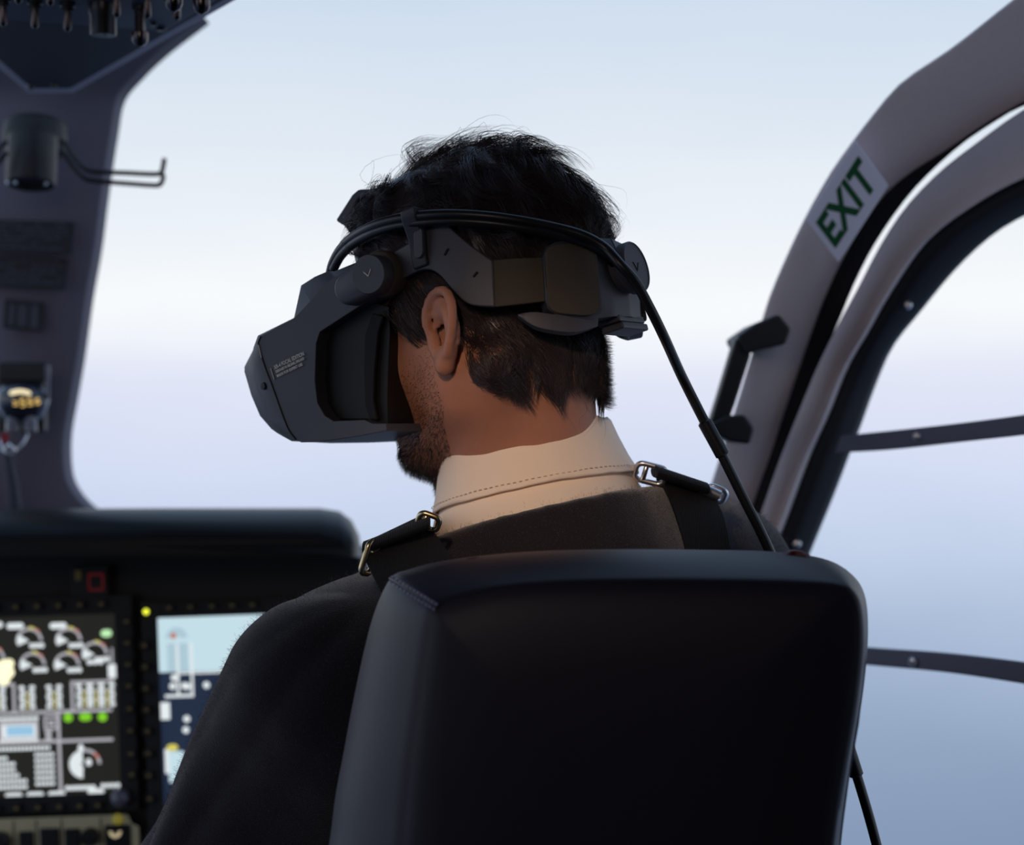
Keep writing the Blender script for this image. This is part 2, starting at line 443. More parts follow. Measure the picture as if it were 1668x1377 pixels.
# ---- trousers and shoes
T = Field()
limb(T, LH, LK, LA+np.array([0, 0, .04]), .088, .068, .055); limb(T, RH, RK, RA+np.array([0, 0, .04]), .088, .068, .055)
T.cap(LH, RH, .10, .10, k=.05); T.cap(PEL, PEL+np.array([0, 0, .10]), .12, .12, k=.05)
V_, Q_ = extract(T, (-.30, 1.28, .02), (.42, 2.34, .82), .009)
np_mesh('trousers', V_, Q_, M['trouser'], person, smoothit=2)
for a in (LA, RA):
    T = Field(); T.cap(a+np.array([0, -.03, -.055]), a+np.array([0, .15, -.075]), .045, .036, k=.02); T.cap(a+np.array([0, 0, -.06]), a+np.array([0, 0, .0]), .05, .045, k=.02)
    V_, Q_ = extract(T, a-np.array([.1, .15, .13]), a+np.array([.1, .25, .08]), .006)
    np_mesh('shoe', V_, Q_, M['shoe'], person, smoothit=2)

# ---- sweater
W = Field()
def vnoise(P, sc, seed=0):
    r = np.random.default_rng(seed); d = np.zeros(len(P))
    for i in range(5):
        k = r.normal(size=3)*sc*(1+.35*i); d += np.sin(P@k+r.uniform(0, 6.3))/(1+.4*i)
    return d/3
W.cap(NB+np.array([.012, .01, -.085]), PEL+np.array([-.01, -.01, .22]), .098, .135, k=.06)
W.cap(LS+np.array([.07, .02, -.02]), RS+np.array([-.06, .01, -.065]), .072, .072, k=.07)
W.cap(LS+np.array([.10, .04, -.16]), RS+np.array([-.08, .01, -.20]), .09, .09, k=.07)
W.cap(PEL+np.array([0, 0, .25]), PEL+np.array([0, 0, .04]), .13, .125, k=.06)
W.cap(LS+np.array([.02,0,0]), NB+np.array([-.02, .0, -.045]), .056, .058, k=.06)      # trapezius slopes
W.cap(RS+np.array([0, 0, -.002]), NB+np.array([.055, .01, -.026]), .058, .054, k=.06)
W.cap(LS, LE, .066, .062, k=.05); W.cap(LE, LW, .058, .038, k=.03)
W.cap(RS, RE, .060, .056, k=.05); W.cap(RE, RW, .056, .038, k=.03)
NAX = unit(np.array([-.22, .12, .96])); NCEN = at(882, 812, 1.47)
# neck opening
W.cap(NCEN-NAX*.085, NCEN-NAX*.016, .108, .0845, k=.03)
W.add(lambda P: smax(np.linalg.norm((P-NCEN)-((P-NCEN)@NAX)[:, None]*NAX, axis=1)-.112, -((P-NCEN)@NAX)-.012, .004), NCEN+NAX*.1, .17, 's', .006)
ARMD = unit(LE-LS)
au = unit(np.cross(ARMD, [0, 1, 0])); aw = np.cross(ARMD, au)
def swfold(P, d):
    q = P-LS; t = q@ARMD; ang = np.arctan2(q@aw, q@au)
    near = np.clip(1-np.abs(t-.18)/.26, 0, 1)**.6*np.clip(1-(np.linalg.norm(q-t[:, None]*ARMD, axis=1)-.03)/.08, 0, 1)
    fold = np.sin(ang*4+t*7+vnoise(P, 12, 3)*1.3)*.0075+np.abs(np.sin(ang*4.5-t*6+vnoise(P, 14, 5)*1.5))*-.0075
    return d+near*fold+vnoise(P, 40, 1)*.0016+vnoise(P, 90, 2)*.0006
W.post = swfold
V_, Q_ = extract(W, (-.42, 1.20, .50), (.48, 1.95, 1.16), .004)
sw_V = V_; sw_N = np.zeros_like(V_)
_fn = np.cross(V_[Q_[:, 2]]-V_[Q_[:, 0]], V_[Q_[:, 3]]-V_[Q_[:, 1]])
for _c in range(4): np.add.at(sw_N, Q_[:, _c], _fn)
sw_N /= np.linalg.norm(sw_N, axis=1)[:, None]+1e-12
_cc = V_.mean(0); sw_N *= np.sign(np.sum(sw_N*(V_-_cc)))
sweater = np_mesh('sweater', V_, Q_, M['wool'], person, smoothit=1)
# ribbed neckband
nu, nw = perp(NAX)
mb = MB()
ringp = []
for k in range(72):
    t = 2*PI*k/72; ringp.append(NCEN+(nu*math.cos(t)+nw*math.sin(t))*.0835-NAX*.010)

# ---- shirt: yoke + folded collar
cU = unit(np.array([1, .25, .168])); cV = unit(np.cross(NAX, cU)); CC = at(866, 770, 1.47)
CAX = unit(np.cross(cU, cV)); CAX = CAX*np.sign(CAX[2])
def cring(ra, rb, h, n=96, wav=0.0, dx=0, dy=0, seed=1, droop=0):
    out = []
    for k in range(n):
        t = 2*PI*k/n
        w = wav*(math.sin(5*t+seed)+.6*math.sin(11*t+2*seed)+.4*math.sin(23*t))
        out.append(CC+cU*(math.cos(t)*ra+dx)+cV*(math.sin(t)*rb+dy)+CAX*(h+w))
    return np.array(out)
mb = MB()
prof = [(.0585, .0565, -.030), (.059, .057, -.005), (.0595, .0575, .022), (.0605, .0585, .0275), (.063, .061, .0285), (.0655, .0635, .025), (.0685, .0665, .012), (.073, .071, -.003), (.0775, .0755, -.0145), (.0778, .0758, -.0160), (.0765, .0745, -.0165), (.075, .073, -.013), (.070, .068, -.004), (.064, .062, .010)]
loft(mb, [cring(a, b, h, wav=.0009 if 0 < i < 9 else .0003, dx=0, seed=1+.25*i) for i, (a, b, h) in enumerate(prof)], caps=False)
loft(mb, [cring(.062, .060, .006), cring(.070, .068, -.010), cring(.0735, .0715, -.018), cring(.0775, .0755, -.028), cring(.079, .077, -.045), cring(.072, .070, -.052)], caps=False)
collar = mb.build('shirt_collar', M['shirt'], person, smooth=True, angle=180)
tag(collar, 'pale cream shirt collar folded over the dark neckline')
mb = MB()
P = cring(.0775, .0755, -.0118, wav=.0002, n=220)
for i in range(0, 220, 1):
    if i % 2 == 0: tube(mb, [P[i], P[(i+1) % 220]], .00035, 4)
mb.build('collar_stitch', mat('shirt_stitch', (225,203,182), .8), collar)

# ---- hair
def scalp_d(P):   # local coordinates
    def e(c, r):
        q = P-np.array(c); r = np.array(r); k0 = np.linalg.norm(q/r, axis=1); return k0*(k0-1)/(np.linalg.norm(q/(r*r), axis=1)+1e-9)
    d = smin(e((0, -.002, .044), (.074, .0865, .084)), e((0, .030, .040), (.064, .056, .065)), .03)
    def cap(a, b, ra, rb):
        a = np.array(a); b = np.array(b); pa = P-a; ba = b-a; h = np.clip((pa@ba)/(ba@ba), 0, 1); return np.linalg.norm(pa-h[:, None]*ba, axis=1)-(ra+(rb-ra)*h)
    nbl = HR.T@(NB+np.array([0, .010, -.02])-HO); nb2 = HR.T@(NB+np.array([.0, 0, -.01])-HO)
    for s_, e_ in ((-1, (-.045, .055, -.05)), (1, (.0, .08, -.06))): d = smin(d, cap((s_*.058, -.028, -.030), HR.T@(NB+np.array(e_)-HO), .013, .012), .022)
    d = smin(d, cap((0, -.010, -.01), nbl, .047, .051), .03); return smin(d, cap((0, -.030, -.03), nb2, .036, .043), .03)
def sgrad(P):
    e = .0008; g = np.stack([scalp_d(P+np.eye(3)[i]*e)-scalp_d(P-np.eye(3)[i]*e) for i in range(3)], 1); return g/(np.linalg.norm(g, axis=1)[:, None]+1e-9)
def hair_line(P):
    """>0 inside the hairy area"""
    y, z, x = P[:, 1], P[:, 2], np.abs(P[:, 0])
    front = np.interp(y, [-.11, -.062, -.053, -.038, -.021, -.010, -.004, .0005, .005, .011, .018, .030, .036, .06, .09], [-.053, -.052, -.052, -.045, -.036, -.033, -.027, -.010, .034, .030, .009, .012, .024, .062, .084])
    return z-front
capf = Field()
def capfn(Pw):
    P = (Pw-HO)@HR; n = vnoise(P, 90, 11)*.0022+vnoise(P, 45, 12)*.0026
    th = .0012+.010*np.clip((P[:, 2]-.01)/.10, 0, 1)
    return smax(scalp_d(P)-th-n*np.clip(.15+(P[:, 2])/.06, .15, .8), -(hair_line(P)-.007), .010)
capf.add(capfn, H((0, 0, .04)), .14, 'u', .001)
V_, Q_ = extract(capf, HO-.16, HO+.17, .0035)
capV0, capQ = V_, Q_
# strands
def rand_dirs(n):
    v = RNG.normal(size=(n, 3)); return v/np.linalg.norm(v, axis=1)[:, None]
def roots(n):
    out = []
    while sum(len(o) for o in out) < n:
        d = rand_dirs(4000); P = np.array([0, -.01, .02])+d*.14
        for _ in range(12): P = P-sgrad(P)*scalp_d(P)[:, None]
        P = P[(hair_line(P) > 0.002) & (np.abs(scalp_d(P)) < .002) & (P[:, 2] > -.07)]
        out.append(P)
    return np.concatenate(out)[:n]
CROWN = np.array([.012, -.045, .13])
def grow(R0, L, lift, curl, ph, nseg=12, amp=None):
    P = R0.copy(); path = [P.copy()]
    nrm = sgrad(P); step = (L/nseg)[:, None]
    g = -HR.T@np.array([0, 0, 1.0])
    for s in range(nseg):
        n = sgrad(P); t = (s+1)/nseg
        radial = np.stack([P[:, 0]*4, -.9+0*P[:, 1], 0*P[:, 2]], 1); radial = radial-n*np.sum(radial*n, 1)[:, None]; radial /= np.linalg.norm(radial, axis=1)[:, None]+1e-6
        gg = np.broadcast_to(g, P.shape)-n*(n@g)[:, None]
        back = np.broadcast_to(np.array([0, -.25, 0]), P.shape)
        side = np.cross(n, radial)
        d = radial*.95+gg*np.clip(1.1-t*0+0*n[:, 2], 0, 2)[:, None]*(.55+.9*np.clip(1-n[:, 2], 0, 1))[:, None]+side*(np.sin(ph+t*curl)*.9)[:, None]*(amp[:, None] if amp is not None else 1)
        d = d-n*np.sum(d*n, 1)[:, None]; d /= np.linalg.norm(d, axis=1)[:, None]+1e-6
        P = P+d*step
        tgt = lift*(np.sin(min(1, t*1.3)*PI/2))*(1+.25*np.sin(ph*2+t*curl*.8))
        dd = scalp_d(P); P = P+sgrad(P)*(tgt-dd)[:, None]
        path.append(P.copy())
    return np.stack(path, 1)
def band_limit(R0, lift):
    """hair is pressed flat under the headset straps (they rise towards the front)"""
    zb = np.interp(R0[:, 1], [-.11, -.06, 0, .04, .09], [.025, .028, .055, .075, .09])
    k = np.clip(np.abs(R0[:, 2]-zb)/.03, .15, 1); k = np.where(R0[:, 2] > zb, np.clip((R0[:, 2]-zb+.012)/.035, .15, 1), np.clip((zb-R0[:, 2])/.06, .25, .6)); return lift*k
SIDE_T = [(622,425),(645,408),(668,394),(690,375),(703,366),(716,363),(729,367),(742,379),(770,402),(803,425)]
SIDE_B = [(622,482),(640,466),(660,452),(680,442),(694,439),(707,442),(720,452),(740,476),(765,496),(806,500)]
_t = [hc(*p_, a1, b1) for p_ in SIDE_T+[(830,421),(890,400),(960,387),(1000,388)]]; _b = [hc(*p_, a1, b1) for p_ in SIDE_B+[(835,497),(893,505),(962,520),(1003,515)]]
_t = np.array(sorted([(q[1], q[2]) for q in _t])); _b = np.array(sorted([(q[1], q[2]) for q in _b]))
def press(P):
    sh = P.shape; P = P.reshape(-1, 3).copy()
    zt_ = np.interp(P[:, 1], _t[:, 0], _t[:, 1])+.002; zb_ = np.interp(P[:, 1], _b[:, 0], _b[:, 1])-.002
    dist = np.maximum(P[:, 2]-zt_, zb_-P[:, 2])           # <0 under the strap
    lim = np.interp(dist, [-.001, .0, .008, .030], [-.0075, -.0065, -.002, .05])
    rr_ = np.sqrt((P[:, 0]/a1)**2+((P[:, 1]-EY)/b1)**2); mx_ = 1+lim/.092
    k = np.where((rr_ > mx_) & (P[:, 1] < .085), mx_/np.maximum(rr_, 1e-6), 1)
    P[:, 0] *= k; P[:, 1] = EY+(P[:, 1]-EY)*k
    return P.reshape(sh)
capV = Hs(press((capV0-HO)@HR))
mbv = []; mbq = []; nv = 0
def add_strands(path, rad, pr=True):
    """path: n x k x 3 local; three-sided tapered tubes"""
    global nv
    n, k, _ = path.shape; path = press(path) if pr else path; P = Hs(path.reshape(-1, 3)).reshape(n, k, 3)
    d = np.gradient(P, axis=1); d /= np.linalg.norm(d, axis=2)[..., None]+1e-9
    a = np.array([.3, .5, .81]); u = np.cross(d, a); u /= np.linalg.norm(u, axis=2)[..., None]+1e-9; w = np.cross(d, u)
    taper = np.interp(np.linspace(0, 1, k), [0, .6, 1], [1, .9, .15])[None, :, None]*rad
    ring = [P+(u*math.cos(2*PI*j/3)+w*math.sin(2*PI*j/3))*taper for j in range(3)]
    Vv = np.stack(ring, 2).reshape(-1, 3)
    base = (np.arange(n)[:, None]*k+np.arange(k-1)[None, :]).reshape(-1)*3
    for j in range(3):
        j2 = (j+1) % 3; mbq.append(np.stack([base+j, base+j2, base+3+j2, base+3+j], 1)+nv)
    mbv.append(Vv); nv += len(Vv)
NG = 760; G0 = roots(NG); gph = RNG.uniform(0, 6.3, NG)
ztop = np.clip((G0[:, 2]-.02)/.09, 0, 1)
gL = .027+.034*ztop+RNG.uniform(-.006, .012, NG)
glift = band_limit(G0, .006+.009*ztop+RNG.uniform(-.003, .006, NG))*np.clip((.105-G0[:, 1])/.03, .45, 1)
gcurl = RNG.uniform(2, 7, NG)
gp = grow(G0, gL, glift, gcurl, gph, amp=.9+.8*ztop)
per = 36
rid = np.repeat(np.arange(NG), per)
off = RNG.normal(size=(NG*per, 3))*.0038
sc = RNG.uniform(.75, 1.12, (NG*per, 1, 1))
pth = gp[rid]; 
tt = np.linspace(0, 1, pth.shape[1])[None, :, None]
pth = pth[:, :1]+(pth-pth[:, :1])*sc+off[:, None]*(1-.80*tt)
fz = RNG.normal(size=(NG*per, 1, 3))*.0016; pth = pth+fz*tt**2+RNG.normal(size=pth.shape)*.00018
# keep everything above the scalp
flat = pth.reshape(-1, 3); dd = scalp_d(flat); lo_ = np.tile(np.linspace(.0, .003, pth.shape[1]), len(pth)); fix = np.maximum(0, lo_-dd)
low_ = np.interp(flat[:, 2], [-.01, .04], [.0045, .028]); fix = fix+np.minimum(0, low_-dd)*.8
flat = flat+sgrad(flat)*fix[:, None]; pth = flat.reshape(pth.shape)
add_strands(pth, .00017)
# loose fly-away strands
R1 = roots(260); zt = np.clip((R1[:, 2]-.02)/.09, 0, 1)
add_strands(grow(R1, .04+.05*zt+RNG.uniform(-.01, .02, 260), band_limit(R1, .008+.014*zt+RNG.uniform(-.004, .008, 260)), RNG.uniform(3, 9, 260), RNG.uniform(0, 6.3, 260), amp=np.full(260, 1.1)), .00011)
# nape ends that flip outwards
nN = 7000; a_ = RNG.uniform(-2.35, -.55, nN)   # around the back of the head (angle from +x)
clump = np.round(a_*9)/9+RNG.normal(size=nN)*.02
a_ = a_*.45+clump*.55
zz = RNG.uniform(-.047, .000, nN); R2 = np.stack([np.cos(a_)*.07, np.sin(a_)*.08-.01, zz], 1)
for _ in range(10): R2 = R2-sgrad(R2)*scalp_d(R2)[:, None]
K = 9; P2 = [R2]; p = R2.copy(); flip = np.clip(.25+.9*np.clip((R2[:, 0]-.0)/.05, -.3, 1)+RNG.normal(size=nN)*.15, 0, 1.3)
Lz = RNG.uniform(.018, .028, nN)+.007*np.clip(R2[:, 0]/.03, 0, 1)
for s in range(K-1):
    t = (s+1)/(K-1); n = sgrad(p); g = -HR.T@np.array([0, 0, 1.0]); d = g*(1-.85*flip[:, None]*t**2.5)+n*(flip*1.25*t**3.5)[:, None]+np.array([0, 0, 0])
    sw = np.cross(n, g); d = d+sw*(np.sin(clump*23+t*3)*.45)[:, None]
    d /= np.linalg.norm(d, axis=1)[:, None]; p = p+d*(Lz/(K-1))[:, None]
    ds = scalp_d(p); p = p+sgrad(p)*np.maximum(0, .0020+.0015*t-ds)[:, None]; P2.append(p.copy())
add_strands(np.stack(P2, 1), .00019)
SV = np.concatenate(mbv); SQ = np.concatenate(mbq)
hair = np_mesh('hair', np.concatenate([capV, SV]), np.concatenate([capQ, SQ+len(capV)]), M['hair'], person)

# ---- wool fuzz on the sweater
mbv = []; mbq = []; nv = 0
SWV, SWN = sw_V, sw_N
kk = np.nonzero((SWV[:, 1] < 1.70) & (SWV[:, 2] > .80))[0]; kk = kk[RNG.integers(0, len(kk), 120000)]
b0 = SWV[kk]+RNG.normal(size=(len(kk), 3))*.0018; n0 = SWN[kk]; d0 = n0*.55+RNG.normal(size=n0.shape)*.6; d0 /= np.linalg.norm(d0, axis=1)[:, None]; d0 += n0*.3
Lf_ = RNG.uniform(.0006, .0016, len(kk))[:, None]; d1_ = d0+RNG.normal(size=n0.shape)*.5
pf = np.stack([b0-n0*.001, b0+d0*Lf_*.5, b0+d0*Lf_*.5+d1_*Lf_*.4], 1)
add_strands(((pf.reshape(-1, 3)-HO)@HR).reshape(pf.shape), .00006, False)
np_mesh('wool_fuzz', np.concatenate(mbv), np.concatenate(mbq), M['wool'], sweater)

# ---- beard stubble
mbv = []; mbq = []; nv = 0
fb = lambda Pw: B.ev(Pw, HO, .2)
lv = (V_body-HO)@HR; sel_ = (lv[:, 1] > .0) & (lv[:, 2] > -.12) & (lv[:, 2] < .02) & (lv[:, 1] < .12) & (np.abs(lv[:, 0]) < .08)
base_ = V_body[sel_]; nB = 62000
Pw = base_[RNG.integers(0, len(base_), nB)]+RNG.normal(size=(nB, 3))*.0013
def bgrad(P):
    e = .001; g = np.stack([fb(P+np.eye(3)[i]*e)-fb(P-np.eye(3)[i]*e) for i in range(3)], 1); return g/(np.linalg.norm(g, axis=1)[:, None]+1e-9)
for _ in range(3): Pw = Pw-bgrad(Pw)*fb(Pw)[:, None]
c1 = (Pw-HO)@HR
ok = (np.abs(fb(Pw)) < .001) & (c1[:, 2] < np.interp(c1[:, 1], [.0, .02, .05, .09], [.010, .00, -.022, -.036])) & (c1[:, 2] > -.098) & (c1[:, 1] > np.interp(c1[:, 2], [-.098, -.07, -.05, 0], [.052, .034, .014, .010]))
chin = np.clip((c1[:, 1]-.045)/.03, 0, 1)*np.clip((-c1[:, 2]-.055)/.02, 0, 1)
lowd = np.clip((-.005-c1[:, 2])/.06, 0, 1)
ok &= RNG.uniform(0, 1, nB) < (.10+.55*lowd**1.5+.6*chin)
Pw = Pw[ok]; chin = chin[ok]; n = bgrad(Pw)
Lb = (.0009+.0055*chin)*RNG.uniform(.6, 1.2, len(Pw))
dn = n*.5+np.array([0, 0, -.8])+RNG.normal(size=n.shape)*.22; dn /= np.linalg.norm(dn, axis=1)[:, None]
pp = np.stack([Pw-n*.0003, Pw+n*.0006+dn*Lb[:, None]*.5, Pw+n*.0006+dn*Lb[:, None]+np.array([0, 0, -.0003])], 1)
add_strands(((pp.reshape(-1, 3)-HO)@HR).reshape(pp.shape), .00008, False)
np_mesh('beard', np.concatenate(mbv), np.concatenate(mbq), M['beard'], person)

# ================================================================= HEADSET
hsr = thing('headset', H((0, 0, .03)), 'dark grey virtual reality headset with cable strapped on the bowed head', 'headset')
def pts(L, c): return [hs(x, y, c) for x, y in L]
# visor shell: (px side, px mid, px silhouette) for the front points; None keeps the side section
front = [((479,518),None,None), ((425,548),(420,547),(425,546)), ((420,558),(413,566),(415,565)), ((426,581),(408,589),(398,598)), ((433,602),(412,612),(398,606)),
         ((442,625),(418,634),(409,644)), ((459,673),(435,677),(423,677)), ((467,694),(452,699),(442,699)), ((471,702),(459,706),(452,706)), ((476,709),(466,712),(464,713)), ((482,716),(475,718),(475,719)), ((490,721),None,None)]
side_top = [(622,478), (600,440), (585,425), (545,442), (533,442), (512,451), (490,465)]
side_bot = [(529,719), (584,711), (630,702), (629,690), (606,690), (593,684), (543,686), (529,677), (517,656), (513,620), (515,560), (521,541), (584,500)]
XS = [.092, .082, .060, .0]
def section(i):
    x = XS[i]; out = []
    for n_, p_ in enumerate(side_top):
        p2 = {(545,442): (550,450), (533,442): (543,452), (512,451): (528,466), (490,465): (506,491)}.get(p_, p_) if i == 0 else p_
        q = hs(*p2, -XS[0] if (i == 0 or n_ < 3) else -XS[1]); out.append((q[1], q[2]))
    for f3 in front:
        if i == 0 or f3[i if i < 3 else 2] is None: q = hs(*f3[0], -XS[1] if (i and f3[0] == (479,518)) else -XS[0]); out.append((q[1]+(.004*(i == 3)), q[2]))
        else:
            q = hs(*f3[min(i, 2)], -x if i < 3 else -XS[2]); out.append((q[1]+(.008 if i == 3 else 0), q[2]))
    for p_ in side_bot: q = hs(*p_, -XS[0]); out.append((q[1], q[2]))
    return out
secs = [section(i) for i in range(4)]
order = [(0, -1), (1, -1), (2, -1), (3, 0), (2, 1), (1, 1), (0, 1)]
mb = MB(); loft(mb, [Hs([(s*XS[i], y, z) for y, z in secs[i]]) for i, s in order])
visor = mb.build('visor', M['hs'], hsr, smooth=True, bevel=.0022, angle=28, bseg=3)
# black bezel line along the seam + side camera
mb = MB(); seam = [hs(*f3[0], -.0922) for f3 in front[1:11]]
tube(mb, Hs(resamp(np.array(seam), 30)), .0006, 6); mb.build('seam_line', M['hsblack'], visor)
mb = MB(); p_ = hs(430, 629, -.088); lathe(mb, H(p_), HR@np.array([-1, .35, 0]), [(.0028, -.004), (.0028, .0012), (.0018, .0014)], 20); mb.build('side_camera', M['hsblack'], visor, smooth=True)
mb = MB(); a, b = hs(441, 600, -.0925), hs(447, 619, -.0925); tube(mb, Hs([a, b]), .0004, 6); 
a, b = hs(421, 562, -.0925), hs(426, 583, -.0925); tube(mb, Hs([a, b]), .0004, 6); mb.build('accent_line', M['hsprint'], visor)
mb = MB()
dU = unit(H(hs(498, 577, -.0935))-H(hs(448, 601, -.0935))); dW = HR@np.array([-1, 0, 0]); dV = unit(np.cross(dW, dU))
text_mesh(mb, 'XR-4 FOCAL EDITION', H(hs(448, 602, -.0932)), dU, dV, .0040, sx=.72, bold=.00008)
text_mesh(mb, 'DESIGNED IN HELSINKI, FINLAND', H(hs(450, 608, -.0932)), dU, dV, .0027, sx=.66, bold=.00008)
text_mesh(mb, 'MADE FOR EXPERT USE', H(hs(452, 615, -.0932)), dU, dV, .0027, sx=.85, bold=.00008)
mb.build('printed_lettering', M['hsprint'], visor)
# gasket (dark block hugging the face)
gk = [(606,494), (630,498), (632,540), (629,600), (628,650), (629,692), (606,692), (594,684), (560,684), (541,682), (529,668), (522,645), (519,560), (527,545), (584,507)]
mb = MB()
rings = []
for x, sc_ in ((-.079, .0), (-.082, -.003), (-.075, -.004), (0, -.006), (.075, -.004), (.082, -.003), (.079, 0)):
    rings.append(Hs([(x, *hs(*p_, -.083)[1:]) for p_ in gk]))
loft(mb, rings); gask = mb.build('face_gasket', M['hsblack'], hsr, smooth=True, bevel=.003, angle=40)
mb = MB(); loft(mb, [Hs([(x, *hs(*p_, -.086)[1:]) for p_ in [(604,510),(622,515),(614,540),(608,600),(606,650),(612,684),(600,684),(592,660),(590,600),(592,545)]]) for x in (-.0845, -.0805)])
mb.build('gasket_frame', M['gsk'], hsr, smooth=True, bevel=.001)
# hinge arms, discs (both sides)
for s in (-1, 1):
    def hull(A, ra, Bp, rb, n=36):
        A = np.array(A); Bp = np.array(Bp); d = Bp-A; a0 = math.atan2(d[1], d[0]); L_ = np.linalg.norm(d); be = math.acos((ra-rb)/L_)
        o = [A+ra*np.array([math.cos(a0+t), math.sin(a0+t)]) for t in np.linspace(be, 2*PI-be, n)]
        o += [Bp+rb*np.array([math.cos(a0+t), math.sin(a0+t)]) for t in np.linspace(-be, be, n)]
        return o
    A = hs(600, 447, -.106)[1:]; Bq = hs(570, 470, -.100)[1:]
    mb = MB(); loft(mb, [Hs([(s*x, y, z) for y, z in hull(A, .0140+e, Bq, .0118+e)]) for x, e in ((.078, 0), (.100, 0), (.1035, -.0012), (.105, -.003))])
    mb.build('hinge_arm', M['hs'], hsr, smooth=True, angle=50)
    mb = MB(); c = np.array([s*.1045, A[0], A[1]]); lathe(mb, H(c), HR@np.array([s*1.0, 0, 0]), [(.0138, -.006), (.0138, .0010), (.0132, .0018)], 40)
    disc = mb.build('hinge_disc', M['hs'], hsr, smooth=True)
    mb = MB()
    for a, b in (((592,443),(600,450)), ((600,450),(604,438))):
        pa, pb = hs(*a, -.1065), hs(*b, -.1065); tube(mb, Hs([(s*.1065, pa[1], pa[2]), (s*.1065, pb[1], pb[2])]), .00045, 6)
    mb.build('disc_mark', M['hsprint'], disc)
    c = hs(617, 446, -.093); mb = MB(); lathe(mb, H((s*.094, c[1], c[2])), HR@np.array([s*1.0, 0, 0]), [(.0145, -.020), (.0162, -.016), (.0165, -.002), (.015, 0)], 40)
    mb.build('hinge_ring', M['hstrap'], hsr, smooth=True)
# straps that wrap the head : list of (px top, px bottom)
def wrap(name, top, bot, a, b, th, m_, n=36, mirror=True, bevel=.0012, lin_=False):
    T_ = [hc(*p_, a, b) for p_ in top]; B_ = [hc(*p_, a, b) for p_ in bot]
    T_ = curve(T_, n) if not lin_ else resamp(T_, n); B_ = curve(B_, n) if not lin_ else resamp(B_, n)
    res = []
    for s in ((1, -1) if mirror else (1,)):
        rings = []
        for t_, b_ in zip(T_, B_):
            nn = np.array([(t_[0]+b_[0])/2/a**2, ((t_[1]+b_[1])/2-EY)/b**2, 0]); nn = unit(nn)
            mid = (t_+b_)/2+nn*.0006
            r = [t_, mid, b_, b_-nn*th, t_-nn*th]; r = np.array(r); r[:, 0] *= s
            rings.append(Hs(r))
        mb = MB(); loft(mb, rings); res.append(mb.build(name, m_, hsr, smooth=True, bevel=bevel, angle=35))
    return res

side_s = wrap('side_strap', SIDE_T, SIDE_B, a1, b1, .006, M['hs'], 48)
wrap('rear_strap', [(802,424),(830,421),(860,420),(892,420)], [(805,500),(835,497),(862,494),(895,490)], a1-.001, b1-.001, .004, M['hstrap'])
for a, b in (((730,405),(724,416)), ((778,443),(771,451))):
    mb = MB(); tube(mb, Hs([hc(*a, a1+.0006, b1+.0006), hc(*b, a1+.0006, b1+.0006)]), .0009, 8)
    mb.build('strap_slot', M['hsblack'], side_s[0])
# forehead bracket and front band
mb = MB(); fb_ = [(549,360),(576,318),(586,309),(612,308),(619,312),(613,319),(595,321),(586,327),(581,338),(590,362),(602,378),(616,398),(600,408),(578,388),(562,368)]
loft(mb, [Hs([(x, *hs(*p_, -.016)[1:]) for p_ in fb_]) for x in (-.019, -.016, .016, .019)]); mb.build('forehead_bracket', M['hs2'], hsr, smooth=True, bevel=.002)
q0 = hc(622, 440, a1, b1); zf = q0[2]; th0 = math.atan2((q0[1]-EY)/b1, q0[0]/a1)
mb = MB(); rings = []
for t in np.linspace(th0, -PI-th0 if th0 < 0 else PI-th0, 50):
    e = math.sin(PI*(t-th0)/(PI-2*th0)) if th0 >= 0 else 0
    c = np.array([math.cos(t)*a1*.97, EY+math.sin(t)*(b1+.002), zf+.006+.014*e]); nn = unit([math.cos(t)/a1, math.sin(t)/b1, 0])
    rings.append(Hs([c+[0, 0, .016], c-[0, 0, .014], c-[0, 0, .014]-nn*.005, c+[0, 0, .016]-nn*.005]))
loft(mb, rings); mb.build('front_band', M['hs2'], hsr, smooth=True, bevel=.001)
# rear housing: sweep round the back

def ang(q): return math.atan2((q[1]-EY)/b2, q[0]/a2)
tp = [hc(*p_, a2, b2) for p_ in ((884,420),(890,402),(905,394),(930,391),(960,387),(1000,388))]
bp_ = [hc(*p_, a2, b2) for p_ in ((888,485),(893,503),(908,514),(935,518),(962,520),(1003,515))]
th_t = [ang(q) for q in tp]; th_b = [ang(q) for q in bp_]
ctr = -PI/2
mb = MB(); rings = []
zt_, zb_ = tp[-1][2], bp_[-1][2]
cols_t = list(zip(th_t, [q[2] for q in tp])); cols_b = list(zip(th_b, [q[2] for q in bp_]))
cols_t += [(ctr, zt_)]+[(2*ctr-t, z) for t, z in cols_t[::-1]]; cols_b += [(ctr, zb_)]+[(2*ctr-t, z) for t, z in cols_b[::-1]]
ct = resamp(np.array([(math.cos(t)*a2, EY+math.sin(t)*b2, z) for t, z in cols_t]), 70); cb = resamp(np.array([(math.cos(t)*a2, EY+math.sin(t)*b2, z) for t, z in cols_b]), 70)
for t_, b_ in zip(ct, cb):
    nn = unit([(t_[0]+b_[0])/2/a2**2, ((t_[1]+b_[1])/2-EY)/b2**2, 0]); m1 = t_*.75+b_*.25+nn*.0015; m2 = t_*.25+b_*.75+nn*.0015
    rings.append(Hs([t_-nn*.001, m1, m2, b_-nn*.001, b_-nn*.016, t_-nn*.016]))
loft(mb, rings); house = mb.build('rear_housing', M['hs2'], hsr, smooth=True, bevel=.003, angle=45, bseg=3)
wrap('rear_pad', [(889,410),(900,400),(930,396),(958,394),(972,404)], [(893,497),(905,508),(930,512),(962,513),(980,503)], a2+.003, b2+.003, .006, M['hstrap'], bevel=.0015)
